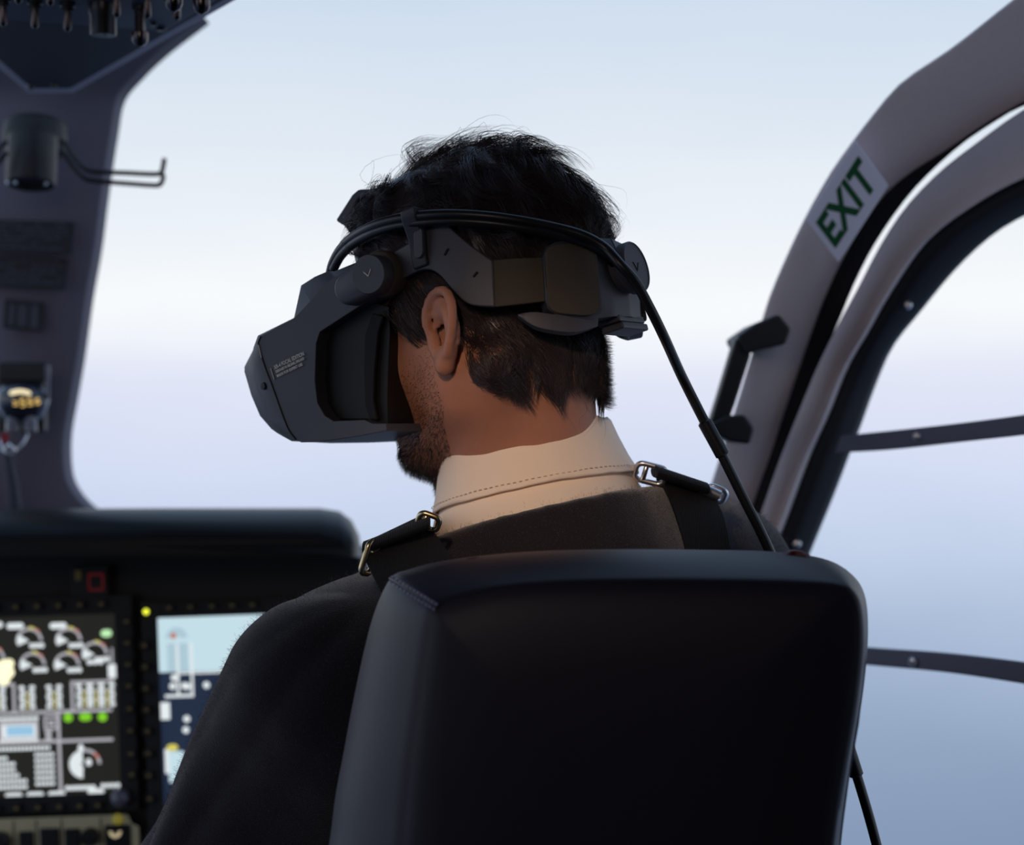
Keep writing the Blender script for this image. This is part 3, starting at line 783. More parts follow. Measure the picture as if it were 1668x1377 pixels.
# rear dial
qd = hs(1020, 440, 0.0); zc = qd[2]; yb = -.1115
mb = MB(); c = (0, yb, zc); lathe(mb, H(c), HR@np.array([0, -1.0, 0]), [(.0165, -.004), (.0165, .004), (.0185, .005), (.0185, .0115), (.0178, .0125), (.0172, .0125), (.0168, .0118)], 48)
dial = mb.build('rear_dial', M['hs'], hsr, smooth=True, angle=30)
mb = MB()
for a, b in (((-.004, .003), (0, -.003)), ((0, -.003), (.004, .003))):
    tube(mb, Hs([(a[0], yb-.012, zc+a[1]), (b[0], yb-.012, zc+b[1])]), .0004, 6)
mb.build('dial_mark', M['hsblack'], dial)
# clip and pad below the housing
mb = MB(); ca = hc(1008, 516, a2, b2)
for dz, w_, dd in ((.002, .034, .002), (-.0035, .030, .006)):
    box(mb, H((0.004, -.099-dd*.4, zb_-.003+dz)), (.040, .018, .005), HR[:, 0], HR[:, 1], HR[:, 2])
mb.build('release_clip', M['hs2'], hsr, smooth=True, bevel=.0012)
wrap('neck_cushion', [(843,512),(870,508),(905,512),(940,512),(974,514)], [(846,516),(872,532),(905,539),(940,541),(974,532)], a1+.001, b1+.002, .010, M['hs'], bevel=.002, mirror=True)
# top strap (thin, over the crown, under the hair tips)
# cable pair
cpx = [(538,446),(543,428),(556,405),(577,385),(606,369),(640,358),(680,352),(730,349),(790,352),(850,360),(905,371),(950,384),(985,404),(1010,430)]
def cabpath(dy, lift):
    out = []
    for i, (x, y) in enumerate(cpx):
        if i < 4: q = hs(x, y+dy, [-.055, -.060, -.068, -.080][i])
        else:
            l_ = lift+(.006 if i == 11 else .012 if i == 12 else .018 if i == 13 else 0)*(dy == 0); q = hc(x, y+dy, a1+l_, b1+l_)
        out.append(H(q))
    return out
A_ = cabpath(0, .009)
tail = [at(1035, 460, 1.360), at(1060, 505, 1.365), at(1083, 552, 1.375), at(1110, 612, 1.405), at(1140, 672, 1.41), at(1166, 722, 1.41), at(1205, 800, 1.41), at(1250, 890, 1.41), at(1300, 1010, 1.41), at(1345, 1120, 1.41), at(1388, 1240, 1.41), at(1428, 1377, 1.41), at(1470, 1560, 1.41), at(1480, 1900, 1.40)]
P = catmull(A_[:-1]+[at(1010, 431, 1.358)]+tail, 8); mb = MB(); tube(mb, P, .0036, 14); cab = mb.build('cable', M['cable'], hsr, smooth=True, angle=180)
B2 = cabpath(11, .0085); mb = MB(); tube(mb, catmull(B2[1:], 8), .0033, 14); mb.build('cable', M['cable'], hsr, smooth=True, angle=180)
for (p0, p1, r_) in ((at(1148, 688, 1.41), at(1177, 741, 1.41), .0052), (at(1379, 1213, 1.41), at(1395, 1263, 1.41), .0052)):
    d = p1-p0; mb = MB(); lathe(mb, p0, d, [(.0040, -.001), (r_, .0), (r_, np.linalg.norm(d)), (.0040, np.linalg.norm(d)+.001)], 24); mb.build('ferrule', M['cable'], cab, smooth=True)
# cable clip with button
mb = MB(); rings = []
cl = [(680,343),(682,360),(684,390),(686,420),(688,436)]
for i, (x, y) in enumerate(cl):
    q = hc(x, y, a1, b1); nn = unit([q[0]/a1**2, (q[1]-EY)/b1**2, 0]); tg = np.cross(nn, [0, 0, 1.0]); o_ = [.014, .0135, .006, .004, .003][i]
    rings.append(Hs([q+nn*o_-tg*.0062, q+nn*o_+tg*.0062, q+nn*(-.001)+tg*.0062, q-nn*.001-tg*.0062]))
loft(mb, rings); clip = mb.build('cable_clip', M['hs2'], hsr, smooth=True, bevel=.0015)
mb = MB()
q1, q2 = hc(682, 381, a1+.0068, b1+.0068), hc(683, 412, a1+.0058, b1+.0058); nn = unit([q1[0]/a1**2, (q1[1]-EY)/b1**2, 0])
tgv = np.cross(nn, [0, 0, 1.0]); zv = unit(q2-q1); rr = .0037
pl = [q1+tgv*rr*math.cos(t)-zv*rr*math.sin(t) for t in np.linspace(0, PI, 14)]+[q2+tgv*rr*math.cos(t)-zv*rr*math.sin(t) for t in np.linspace(PI, 2*PI, 14)]
pl = np.array(pl); loft(mb, [Hs(pl-nn*.002), Hs(pl+nn*.0014)]); mb.build('clip_button', M['hs'], clip, smooth=True, bevel=.0006)

# ================================================================= SEAT
seat = thing('pilot_seat', (0.06, 1.30, 0.0), 'high-backed black leather pilot seat with stitched edges behind the seated person', 'seat')
rear = [(712,990),(760,972),(830,957),(930,949),(1050,947),(1180,948),(1290,950),(1370,955),(1393,968),(1403,1000),(1404,1060),(1394,1150),(1380,1235),(1366,1320),(1356,1400),(1340,1560),(1330,1800),(1000,1830),(660,1800),(648,1560),(652,1400),(660,1320),(668,1235),(680,1150),(692,1060),(700,1010)]
outr = [(636,943),(665,928),(740,911),(860,899),(1000,895),(1150,896),(1260,899),(1340,910),(1384,933),(1408,968),(1414,1030),(1407,1120),(1391,1220),(1379,1300),(1370,1377),(1358,1540),(1350,1800),(1000,1850),(480,1800),(508,1540),(536,1377),(546,1300),(560,1225),(574,1150),(592,1065),(611,995)]
SB0, SB1, SB2 = 1.15, 1.22, 1.31
c2 = np.array([1000., 1300.])
def ringpx(L, Y, k=1.0, n=6): return catmull([at(*(c2+(np.array(p_)-c2)*k), Y) for p_ in L], n, closed=True)
def blend(L1, L2, t): return [tuple(np.array(a)*(1-t)+np.array(b)*t) for a, b in zip(L1, L2)]
mb = MB()
R_ = [ringpx(rear, SB0-.012, .30), ringpx(rear, SB0-.0112, .60), ringpx(rear, SB0-.009, .82), ringpx(rear, SB0-.0055, .93), ringpx(rear, SB0-.0025, .985), ringpx(rear, SB0-.001, 1.0), ringpx(blend(rear, outr, .06), SB0-.0002), ringpx(blend(rear, outr, .16), SB0+.0035), ringpx(blend(rear, outr, .36), SB0+.012), ringpx(blend(rear, outr, .62), SB0+.026), ringpx(blend(rear, outr, .86), SB0+.046), ringpx(outr, SB1), ringpx(outr, SB1+.03, 1.0), ringpx(outr, SB2-.03, .985), ringpx(outr, SB2-.01, .96), ringpx(outr, SB2, .90), ringpx(outr, SB2+.002, .5)]
loft(mb, R_); sb = mb.build('backrest', M['leather'], seat, smooth=True, angle=180)
# piping along the seam and corner stitches
mb = MB(); tube(mb, curve([at(x, y, SB0+.0012) for x, y in [(712,990)]+rear[1:14]], 120), .0007, 8); mb.build('piping', M['leather'], sb, smooth=True, angle=180)
sdY = lambda u: float(np.interp(1-u, [0, .06, .16, .36, .62, .86, 1], [-.001, -.0002, .0035, .012, .026, .046, .07]))
mb = MB()
for (a, b) in (((637,944),(713,991)),):
    for off_ in (-4, 4):
        for i in range(13):
            t = i/13; t2 = (i+.62)/13
            def sp_(t): 
                x = a[0]+(b[0]-a[0])*t-off_*.5; y = a[1]+(b[1]-a[1])*t+off_; return at(x, y, SB0+sdY(t)-.0022)
            tube(mb, [sp_(t), sp_(t2)], .0009, 6)
mb.build('stitching', M['stitch'], sb)
mb = MB(); tube(mb, [at(636+76*t, 943+47*t, SB0+sdY(t)-.0004) for t in np.linspace(0, 1, 14)], .0012, 6); mb.build('corner_seam', M['leather'], sb, smooth=True)
mb = MB(); tube(mb, [at(x, y, Y_) for x, y, Y_ in ((1376,930,1.215),(1390,948,1.20),(1398,966,1.185),(1408,1000,1.19),(1408,1080,1.19),(1396,1180,1.19),(1380,1270,1.19),(1366,1377,1.19))], .0012, 6); mb.build('side_seam', M['leather'], sb, smooth=True)
for x, y in ((1297, 909), (776, 921)):
    mb = MB(); p_ = at(x, y, 1.205); lathe(mb, p_, (0, -.55, 1), [(.0085, -.006), (.0085, .0005), (.006, .0012), (.004, -.002)], 24, e=(1, 1)); mb.build('grommet', M['grommet'] if x > 1000 else M['leather'], seat, smooth=True)
mb = MB(); box(mb, (.065, 1.52, .39), (.46, .50, .08)); mb.build('seat_cushion', M['leather'], seat, smooth=True, bevel=.035, bseg=4)
mb = MB(); box(mb, (.065, 1.50, .33), (.40, .44, .05)); box(mb, (-.08, 1.50, .17), (.05, .30, .34)); box(mb, (.21, 1.50, .17), (.05, .30, .34)); mb.build('seat_base', M['blackpl'], seat, smooth=True, bevel=.006)
mb = MB(); box(mb, (.065, 1.285, .42), (.30, .03, .30)); mb.build('back_bracket', M['blackpl'], seat, smooth=True, bevel=.006)

# ================================================================= HARNESS
har = thing('shoulder_harness', at(880, 900, 1.40), 'black webbing shoulder harness with metal adjusters over both shoulders of the sweater', 'harness')
def webbing(A, B_, n=30, th=.0028):
    mb = MB(); A = curve(A, n); B_ = curve(B_, n); offs = []
    tang = np.gradient((A+B_)/2, axis=0); wd = B_-A; nn = np.cross(tang, wd); nn /= np.linalg.norm(nn, axis=1)[:, None]
    strip(mb, A, B_, nn*th, m=4); return mb.build('strap', M['webbing'], har, smooth=True, angle=60)
# left shoulder (inner edge, outer edge), from behind the seat, over the crest, down the chest
Lout = [at(640, 1010, 1.325), at(612, 945, 1.33), at(593, 905, 1.345), at(590, 889, 1.37), at(592, 886, 1.40), at(600, 905, 1.45), at(625, 960, 1.50)]
Lin = [at(770, 975, 1.335), at(738, 912, 1.345), at(708, 868, 1.36), at(690, 842, 1.385), at(690, 840, 1.41), at(700, 855, 1.46), at(725, 920, 1.51)]
webbing(Lout, Lin)
Rin = [at(1125, 985, 1.40), at(1117, 900, 1.41), at(1095, 820, 1.43), at(1072, 772, 1.455), at(1070, 768, 1.485), at(1072, 790, 1.53), at(1080, 850, 1.58)]
Rout = [at(1205, 985, 1.40), at(1190, 895, 1.41), at(1178, 840, 1.43), at(1160, 803, 1.455), at(1157, 799, 1.49), at(1155, 815, 1.54), at(1160, 860, 1.59)]
webbing(Rin, Rout)
# doubled webbing fold on each crest
for a, b in (((592,893,1.352),(700,852,1.352)), ((1066,768,1.44),(1150,796,1.445))):
    pa, pb = at(*a), at(*b); d = unit(pb-pa); mb = MB(); up = unit(np.cross(np.cross(d, [0, 1, 0]), d)); up = np.array([0, 0, 1.]); fw = np.cross(up, d)
    rings = []
    for t in np.linspace(0, 1, 8):
        c = pa+(pb-pa)*t; rings.append([c+fw*math.cos(q)*.014+up*math.sin(q)*.0045 for q in np.linspace(0, 2*PI, 16, endpoint=False)])
    loft(mb, rings); mb.build('strap_fold', M['webbing'], har, smooth=True, angle=60)
def buckle(c, d, w, h, m_, rz=0.0):
    """rounded rectangular loop: c centre, d: long direction"""
    d = unit(d); up = unit(np.array([0, -.45, .9])-d*np.dot(d, [0, -.45, .9])); P = []
    r = min(w, h)*.35
    for sx, sz, a0 in ((1, 1, 0), (-1, 1, PI/2), (-1, -1, PI), (1, -1, 1.5*PI)):
        for t in np.linspace(0, PI/2, 6): P.append(c+d*(sx*(w/2-r)+r*math.cos(a0+t))+up*(sz*(h/2-r)+r*math.sin(a0+t)))
    mb = MB(); tube(mb, P, .0021, 10, closed=True)
    tube(mb, [c-d*w*.18-up*h*.4, c-d*w*.18+up*h*.4], .0019, 8)
    return mb.build('buckle', m_, har, smooth=True, angle=180)
buckle(at(602, 909, 1.345), (-.3, 0, -1), .022, .012, M['brass']); buckle(at(698, 850, 1.36), (1, 0, -.35), .014, .011, M['brass'])
buckle(at(1059, 772, 1.443), (1, 0, -.25), .022, .014, M['chrome']); buckle(at(1166, 805, 1.45), (1, 0, -.4), .014, .011, M['chrome'])
mb = MB(); tube(mb, [at(1142, 794, 1.445), at(1172, 808, 1.445)], .0045, 12); mb.build('adjuster_bar', M['chrome'], har, smooth=True)

# ================================================================= RIGHT DOOR ARCH (setting)
def ydepth(px, py):     # the arch comes back towards the camera as it rises into the roof
    return float(np.interp(py, [-520, -150, 0, 300, 600, 1400], [1.35, 1.62, 1.68, 1.80, 1.90, 2.0]))
def arch(name, L1, L2, m_, th, dY=0, parent=None, n=70, rnd=0.0, m=6, ox=.02, oz=.01):
    f_ = lambda L: curve([at(x, y, ydepth(x, y)+dY) for x, y in L], n)
    mb = MB(); strip(mb, f_(L1), f_(L2), np.array([ox, th, oz]), m=m, round_=rnd)
    return mb.build(name, m_, parent, smooth=True, bevel=.003, angle=50)
o = arch('trim_1', [(1060,1080),(1110,930),(1157,785),(1200,650),(1236,530),(1256,470),(1300,372),(1345,290),(1385,232),(1425,180),(1468,132),(1550,76),(1640,5),(1720,-55),(1800,-110),(2000,-230),(2300,-400),(2500,-500)],
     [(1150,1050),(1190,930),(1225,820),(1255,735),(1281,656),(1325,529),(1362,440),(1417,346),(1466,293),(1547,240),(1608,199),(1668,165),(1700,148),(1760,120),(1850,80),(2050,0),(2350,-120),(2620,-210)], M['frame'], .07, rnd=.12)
tag(o, kind='structure')
o = arch('trim_2', [(1145,1050),(1185,930),(1222,820),(1252,735),(1278,656),(1322,529),(1359,440),(1414,346),(1463,293),(1545,240),(1606,199),(1666,165),(1700,148),(1760,120),(1850,80),(2050,0),(2350,-120),(2620,-210)],
     [(1165,1050),(1205,940),(1242,838),(1274,747),(1303,674),(1336,594),(1366,525),(1393,460),(1425,398),(1466,337),(1507,289),(1568,234),(1620,199),(1668,171),(1860,86),(2060,6),(2360,-112),(2630,-200)], M['seal'], .045, dY=.012, ox=-.002, oz=.0)
tag(o, kind='structure')
door = thing('door_1', at(1400, 1300, 1.9)*np.array([1, 1, 0]), None, None, kind='structure')
arch('door_frame', [(1165,1050),(1205,940),(1242,838),(1274,747),(1303,674),(1336,594),(1370,525),(1401,468),(1437,399),(1478,337),(1531,281),(1588,236),(1668,179),(1760,132),(1900,72),(2100,-5),(2400,-118),(2650,-190)],
     [(1200,1050),(1236,950),(1275,852),(1314,747),(1347,674),(1376,602),(1412,540),(1446,480),(1507,394),(1588,333),(1668,289),(1760,250),(1900,200),(2100,130),(2400,60),(2700,20)], M['frame'], .05, dY=-.01, parent=door, rnd=-.22, m=10)
arch('window_surround', [(1195,1050),(1231,950),(1271,857),(1311,747),(1344,674),(1373,602),(1409,540),(1443,480),(1504,394),(1585,333),(1666,289),(1760,250),(1900,200),(2100,130),(2400,60),(2700,20)],
     [(1250,1050),(1280,980),(1314,896),(1347,816),(1376,740),(1392,700),(1416,634),(1445,569),(1490,512),(1547,443),(1608,386),(1668,350),(1760,308),(1880,265),(2080,200),(2380,130),(2700,85)], M['seal2'], .03, dY=.0, ox=.012, oz=.004, parent=door, rnd=.3, m=10)
def bar(A, B_, th=.012):
    f_ = lambda L: curve([at(*p_) for p_ in L], 48); mb = MB(); strip(mb, f_(A), f_(B_), np.array([.002, .010, 0])); return mb.build('window_bar', M['bar'], door, smooth=True, bevel=.0015)
bar([(1370,710,1.88),(1450,702,1.82),(1560,690,1.76),(1668,676,1.70),(1760,662,1.64),(2100,610,1.40),(2700,520,1.15)], [(1360,738,1.88),(1450,733,1.82),(1560,721,1.76),(1668,709,1.70),(1760,696,1.64),(2100,652,1.40),(2700,575,1.15)])
bar([(1330,1046,1.92),(1414,1056,1.86),(1540,1065,1.78),(1668,1080,1.70),(1780,1098,1.62),(2100,1150,1.40),(2700,1280,1.15)], [(1330,1075,1.92),(1412,1084,1.86),(1540,1096,1.78),(1668,1115,1.70),(1780,1136,1.62),(2100,1195,1.40),(2700,1335,1.15)])
arch('sill_frame', [(1195,1380),(1198,1300),(1202,1200),(1200,1120),(1196,1048)], [(1240,1380),(1244,1300),(1248,1200),(1250,1120),(1254,1048)], M['seal2'], .05, parent=door, n=20)
for x, y, Y_ in ((1494, 711, 1.795), (1487, 1079, 1.81), (1479, 497, 1.865), (1298, 886, 1.935)):
    mb = MB(); lathe(mb, at(x, y, Y_-.001), (-.2, -1, 0), [(.0042, -.006), (.0042, .0005), (.003, .0025), (.0012, .003)], 18); mb.build('screw', M['chrome'], door, smooth=True)

# EXIT sign
sg = thing('exit_sign', at(1370, 400, 1.76), 'pale EXIT placard with green letters stuck on the curved grey door pillar', 'sign')
c_ = [at(1393, 229, 1.752), at(1447, 302, 1.764), None, at(1313, 356, 1.795)]; c_[2] = c_[1]+c_[3]-c_[0]
U_ = unit(c_[0]-c_[3]); V_s = unit((c_[0]-c_[1])); Wn = unit(np.cross(U_, V_s)); Wn = Wn*(-np.sign(Wn[1]))
mb = MB(); r4 = [np.array(q) for q in c_]; loft(mb, [r4, [q+Wn*.0015 for q in r4]]); plate = mb.build('plate', M['sign'], sg)
mb = MB()
e1 = c_[3]; ex = c_[0]-c_[3]; eyv = c_[3]-c_[2]  # along text, up of text
c = bpy.data.curves.new('t', 'FONT'); c.body = 'EXIT'; c.size = 1; c.offset = .036; c.space_character = 1.06
o_ = bpy.data.objects.new('t', c); COL.objects.link(o_); dg = bpy.context.evaluated_depsgraph_get(); me = bpy.data.meshes.new_from_object(o_.evaluated_get(dg))
v = np.array([x.co[:] for x in me.vertices]); v[:, :2] -= v[:, :2].min(0); v[:, :2] /= v[:, :2].max(0)
f_ = [tuple(p_.vertices) for p_ in me.polygons]
bo = c_[2]; bx_ = c_[1]-c_[2]; by_ = c_[3]-c_[2]
mb.add(bo+bx_*(.07+v[:, :1]*.86)+by_*(.20+v[:, 1:2]*.60)+Wn*.0019, f_)
bpy.data.objects.remove(o_); mb.build('lettering', M['green'], sg)

# grab handle
gh = thing('grab_handle', at(1215, 640, 1.84), 'black angular grab handle bolted to the grey pillar below the EXIT sign', 'handle')
gY = 1.80
def pxprism(name, L, Y0, Y1, m_, parent, bevel=.003, lean=0):
    mb = MB(); loft(mb, [[at(x, y, Y0) for x, y in L], [at(x, y, Y0)+np.array([0, Y1-Y0, 0]) for x, y in L]]); return mb.build(name, m_, parent, smooth=True, bevel=bevel, angle=50)
pxprism('grip', [(1199,549),(1216,556),(1224,576),(1197,660),(1188,684),(1156,690),(1170,646)], 1.805, 1.835, M['blackpl'], gh)
pxprism('upper_mount', [(1200,548),(1232,526),(1268,511),(1289,536),(1280,561),(1240,569),(1216,578)], 1.80, 1.90, M['blackpl'], gh)
pxprism('lower_mount', [(1158,690),(1183,677),(1213,676),(1229,698),(1222,724),(1190,720),(1170,710)], 1.80, 1.92, M['blackpl'], gh)

# ================================================================= LEFT CENTRE PILLAR (setting)
pr = [(330,20),(270,66),(235,97),(215,118),(195,140),(184,163),(178,200),(170,250),(160,320),(150,400),(136,480),(122,580),(110,650),(101,700),(99,740),(103,778),(115,803),(131,822),(147,836),(160,850)]
axp = lambda y: 83-(y-150)*.09
pl_ = [(2*axp(y)-x, y) for x, y in pr]
PY = lambda y: float(np.interp(y, [0, 150, 850], [2.10, 2.20, 2.32]))
mb = MB(); strip(mb, curve([at(x, y, PY(y)) for x, y in pr], 70), curve([at(x, y, PY(y)) for x, y in pl_], 70), np.array([0, .06, 0]), m=8, round_=.25)
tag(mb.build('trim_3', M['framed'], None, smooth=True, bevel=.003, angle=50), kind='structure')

# placards
def placard(x0, y0, x1, y1, sh, label, rows, vertical=False):
    t = thing('placard', at((x0+x1)/2, y1, PY(y0)-.001), label, 'placard')
    def P_(u, v_, e=0): return at(x0+(x1-x0)*u+sh*(-v_), y0+(y1-y0)*v_+u*6, PY(y0)-.003-e)
    mb = MB(); q = [P_(0, 0), P_(1, 0), P_(1, 1), P_(0, 1)]; loft(mb, [q, [x+np.array([0, .003, 0]) for x in q]]); mb.build('plate', M['plac'], t)
    mb = MB()
    def dash(u0, u1, v0, v1):
        q = [P_(u0, v0, .0006), P_(u1, v0, .0006), P_(u1, v1, .0006), P_(u0, v1, .0006)]; mb.add(q, [(0, 1, 2, 3)])
    if vertical: dash(.12, .28, .15, .85); dash(.36, .60, .15, .85); dash(.70, .90, .12, .88)
    else:
        for i in range(rows):
            v0 = .08+i*(.86/rows); u = .04
            while u < .93:
                w_ = random.uniform(.04, .13)
                if random.random() < .8: dash(u, min(.96, u+w_), v0, v0+.35/rows)
                u += w_+.02
    mb.build('lettering', M['plactxt'], t)
placard(-60, 356, 121, 410, 5, 'wide dark lettered placard on the left pillar, upper of the two', 6)
placard(-60, 416, 111, 466, 6, 'wide dark lettered placard on the left pillar, lower of the two', 5)
placard(8, 487, 70, 535, 3, 'small square placard with upright bars on the left pillar', 1, True)

# ================================================================= OVERHEAD CONSOLE
def zroof(Y): return 1.482+(2.0-Y)*.085
def onroof(px, py, dz=0):
    s = (688.5-py)/F; Y = (1.482+2.0*.085+dz-1.15)/(s+.085); return at(px, py, Y)
con = thing('overhead_console', onroof(83, 100), 'dark navy overhead switch console with angled edges above the centre pillar', 'console')
def slab(L, dz, th, name, m_, bevel=.002):
    mb = MB(); b_ = [onroof(x, y, dz) for x, y in L]; loft(mb, [b_, [p_+np.array([0, 0, th]) for p_ in b_]]); return mb.build(name, m_, con, smooth=True, bevel=bevel, angle=40)
slab([(46,152),(120,152),(400,-8),(520,-90),(427,-400),(-710,-400),(-360,-90),(-130,0)], .004, .09, 'edge_trim', M['contrim'])
slab([(50,145),(116,145),(372,-2),(490,-88),(405,-395),(-680,-395),(-330,-88),(-115,0)], -.002, .02, 'face', M['console'])
slab([(-120,28),(18,34),(268,52),(350,2),(470,-86),(-300,-86)], -.004, .01, 'switch_plate', M['console2'])
def toggle(px, py, L_, r, big=False):
    s = (688.5-py)/F; Y = (1.482+.17-.004-L_-1.15)/(s+.085); tip = at(px, py, Y)
    base = tip+np.array([0, 0, L_]); mb = MB()
    tw = thing_child('toggle_switch')
    if big: lathe(mb, tip, (0, 0, 1), [(.0005, -.0005), (.0052, .002), (.007, .006), (.007, .012), (.0045, .013), (.0045, L_)], 20)
    else: lathe(mb, tip, (0, 0, 1), [(.0005, -.0005), (r*.8, .0012), (r, .003), (r*.85, L_)], 16)
    b_ = mb.build('toggle_switch', M['toggle'], con, smooth=True, angle=60)
    mb = MB(); lathe(mb, base, (0, 0, -1), [(r*2.0, -.002), (r*2.0, .003), (r*1.5, .004), (r*1.5, .007)], 12); mb.build('collar_nut', M['knob'], b_, smooth=True)
def thing_child(n): return None
for px, py in ((5,43),(57,47),(110,51),(30,6),(82,9),(190,28),(240,30),(288,33)): toggle(px, py, .024, .0034)
for px, py in ((228,76),(283,19),(328,23)): toggle(px, py, .034, .0034, True)
mb = MB(); s = (688.5-62)/F; Y = (1.482+.17-.004-.028-1.15)/(s+.085); tip = at(168, 58, Y)
lathe(mb, tip, (0, 0, 1), [(.0108, 0), (.0112, .0008), (.0112, .016), (.0125, .018), (.0125, .028)], 32); kb = mb.build('rotary_knob', M['knob'], con, smooth=True)
mb = MB(); box(mb, tip+np.array([.002, -.003, -.0003]), (.001, .008, .0006)); mb.build('pointer_mark', M['plactxt'], kb)
for px, py, r_ in ((250,38,.0035),(262,46,.005),(50,142,.003),(88,139,.003)):
    mb = MB(); lathe(mb, onroof(px, py, -.004), (0, 0, -1), [(r_, -.003), (r_, .001), (r_*.7, .0025)], 14); mb.build('screw', M['knob'], con, smooth=True)

# ================================================================= HOOK LAMP
hl = thing('cockpit_lamp', at(55, 215, 2.17), 'black cylindrical lamp with bent wire hooks on the pillar under the console', 'lamp')
lax = unit([0.0, -.22, -1]); lt = at(54, 225, 2.12)
mb = MB(); lathe(mb, at(57, 225, 2.14), lax, [(.028, -.018), (.033, -.014), (.0345, 0), (.0335, .012), (.028, .018)], 40, e=(1, 1)); mb.build('mount', M['blackpl'], hl, smooth=True)
mb = MB(); lathe(mb, lt, lax, [(.0265, 0), (.0265, .048), (.025, .052), (.022, .052), (.0215, .047), (.001, .046)], 40); lb = mb.build('barrel', mat('lamp_barrel', (16,17,22), .45), hl, smooth=True)
for dx, dz in ((-.012, .0), (.018, .0), (-.020, .0)):
    mb = MB(); lathe(mb, lt+lax*.051+np.array([dx, -.016 if dx != .018 else -.008, 0]), lax, [(.002, 0), (.002, .002), (.001, .003)], 10); mb.build('screw', M['chrome'], lb, smooth=True)
wire = [(98,228),(108,236),(122,258),(138,275),(155,280),(205,282),(250,284),(262,282),(265,275),(268,258)]
wire2 = [(98,246),(108,256),(124,277),(138,291),(155,295),(205,299),(248,302),(260,301),(265,293),(266,284)]
mb = MB(); tube(mb, catmull([at(x, y, 2.08) for x, y in wire], 6), .0026, 10); tube(mb, catmull([at(x, y, 2.085) for x, y in wire2], 6), .0026, 10); mb.build('wire_hook', M['knob'], hl, smooth=True, angle=180)
mb = MB(); tube(mb, catmull([at(110-x, y+2, 2.08) for x, y in wire], 6), .0026, 10); tube(mb, catmull([at(110-x, y+2, 2.085) for x, y in wire2], 6), .0026, 10); mb.build('wire_hook', M['knob'], hl, smooth=True, angle=180)

# ================================================================= COMPASS
cmp_ = thing('compass', at(38, 705, 2.2), 'small round standby compass with glowing amber numerals on the left pillar', 'compass')
pxprism('bracket', [(-5,590),(76,590),(79,600),(77,622),(-5,622)], 2.19, 2.205, M['blackpl'], cmp_)
pxprism('side_plate', [(72,594),(79,594),(79,650),(75,652)], 2.188, 2.195, M['bar'], cmp_, bevel=.001)
pxprism('back_plate', [(-5,600),(70,600),(72,704),(-5,704)], 2.235, 2.255, M['blackpl'], cmp_)
mb = MB(); c = at(37, 652, 2.20); lathe(mb, c, (0, 0, 1), [(.001, -.027), (.012, -.025), (.021, -.019), (.0265, -.009), (.029, 0), (.0275, .008), (.022, .015), (.012, .019)], 40)
cb_ = mb.build('bowl', mat('compass_bowl', (40,44,58), .2, coat=.6), cmp_, smooth=True, angle=180)
mb = MB()
for i in range(5):
    x = 13+i*12; q = at(x, 656-abs(i-2)*1.0, 2.168+abs(i-2)*.004); hh = .0095-.0015*abs(i-2)
    for dz, w_ in ((hh*.4, .0035), (0, .0030), (-hh*.4, .0042)): box(mb, q+np.array([0, 0, dz]), (w_, .001, .0016))
    for sx in (-1, 1): box(mb, q+np.array([sx*.0018, 0, -sx*hh*.2]), (.0014, .001, hh*.45))
mb.build('numerals', M['e_amber'], cb_)
mb = MB(); tube(mb, curve([at(16, 641, 2.170), at(28, 638, 2.166), at(38, 638, 2.166), at(50, 642, 2.170)], 12), [.0012]+[.0024]*10+[.0012], 10); mb.build('card_lamp', M['e_cream'], cb_, smooth=True)
for x in (20, 50):
    mb = MB(); lathe(mb, at(x, 705, 2.185), (0, 0, 1), [(.006, 0), (.0075, .002), (.0065, .014), (.004, .018)], 20); mb.build('adjuster', M['dknob'], cmp_, smooth=True)
cl_ = thing('lanyard', at(25, 830, 2.2), 'dark cord with red tag and steel clip hanging below the compass', 'cord')
mb = MB(); tube(mb, curve([at(10, 722, 2.2), at(14, 755, 2.2), at(20, 790, 2.2), at(25, 835, 2.2)], 16), np.linspace(.0045, .008, 16), 12); mb.build('cord', mat('cord_grey', (50,52,66), .6), cl_, smooth=True, angle=180)
pxprism('tag', [(0,706),(15,706),(11,722),(2,722)], 2.19, 2.195, M['red'], cl_, bevel=.0005)
mb = MB(); tube(mb, [at(0, 716, 2.195), at(6, 735, 2.19), at(20, 742, 2.19), at(38, 722, 2.195), at(45, 706, 2.2)], .0016, 8); tube(mb, [at(18, 745, 2.19), at(24, 732, 2.185), at(16, 724, 2.185), at(8, 732, 2.19)], .0022, 8); mb.build('clip', M['chrome'], cl_, smooth=True, angle=180)

# ================================================================= INSTRUMENT PANEL
AN = math.radians(2.0)
def pp_(u, v_, e=0.0, Y=2.10):
    return at(u*math.cos(AN)+v_*math.sin(AN), 1000-u*math.sin(AN)+v_*math.cos(AN), Y-e)
ip = thing('instrument_panel', at(200, 1377, 2.14)*np.array([1, 1, 0])+np.array([0, 0, .05]), 'black cockpit instrument panel under a curved glareshield at the left', 'instrument panel')
mb = MB(); gl = [(-420,832),(-100,830),(250,828),(520,828),(553,833),(573,848),(585,872),(590,905),(590,935),(480,940),(-420,940)]
gl = [(x, min(y, 908)) for x, y in gl]
def hood(dy, Y): return [at(min(x, 590-dy*.4), min(y+dy*min(1, (908-y)/40.0), 908), Y) for x, y in gl]
loft(mb, [hood(52, 1.985), hood(34, 1.99), hood(20, 2.005), hood(9, 2.03), hood(3, 2.06), hood(0, 2.10), [at(x-2, y+9, 2.27) for x, y in gl]]); mb.build('glareshield', M['glare'], ip, smooth=True, angle=60)
mb = MB(); fp = [(-420,900),(588,900),(590,1000),(585,1500),(560,1900),(-420,1900)]
loft(mb, [[at(x, y, 2.106) for x, y in fp], [at(x, y, 2.106)+np.array([0, .12, 0]) for x, y in fp]]); mb.build('panel_board', M['panel'], ip, smooth=True, bevel=.004)
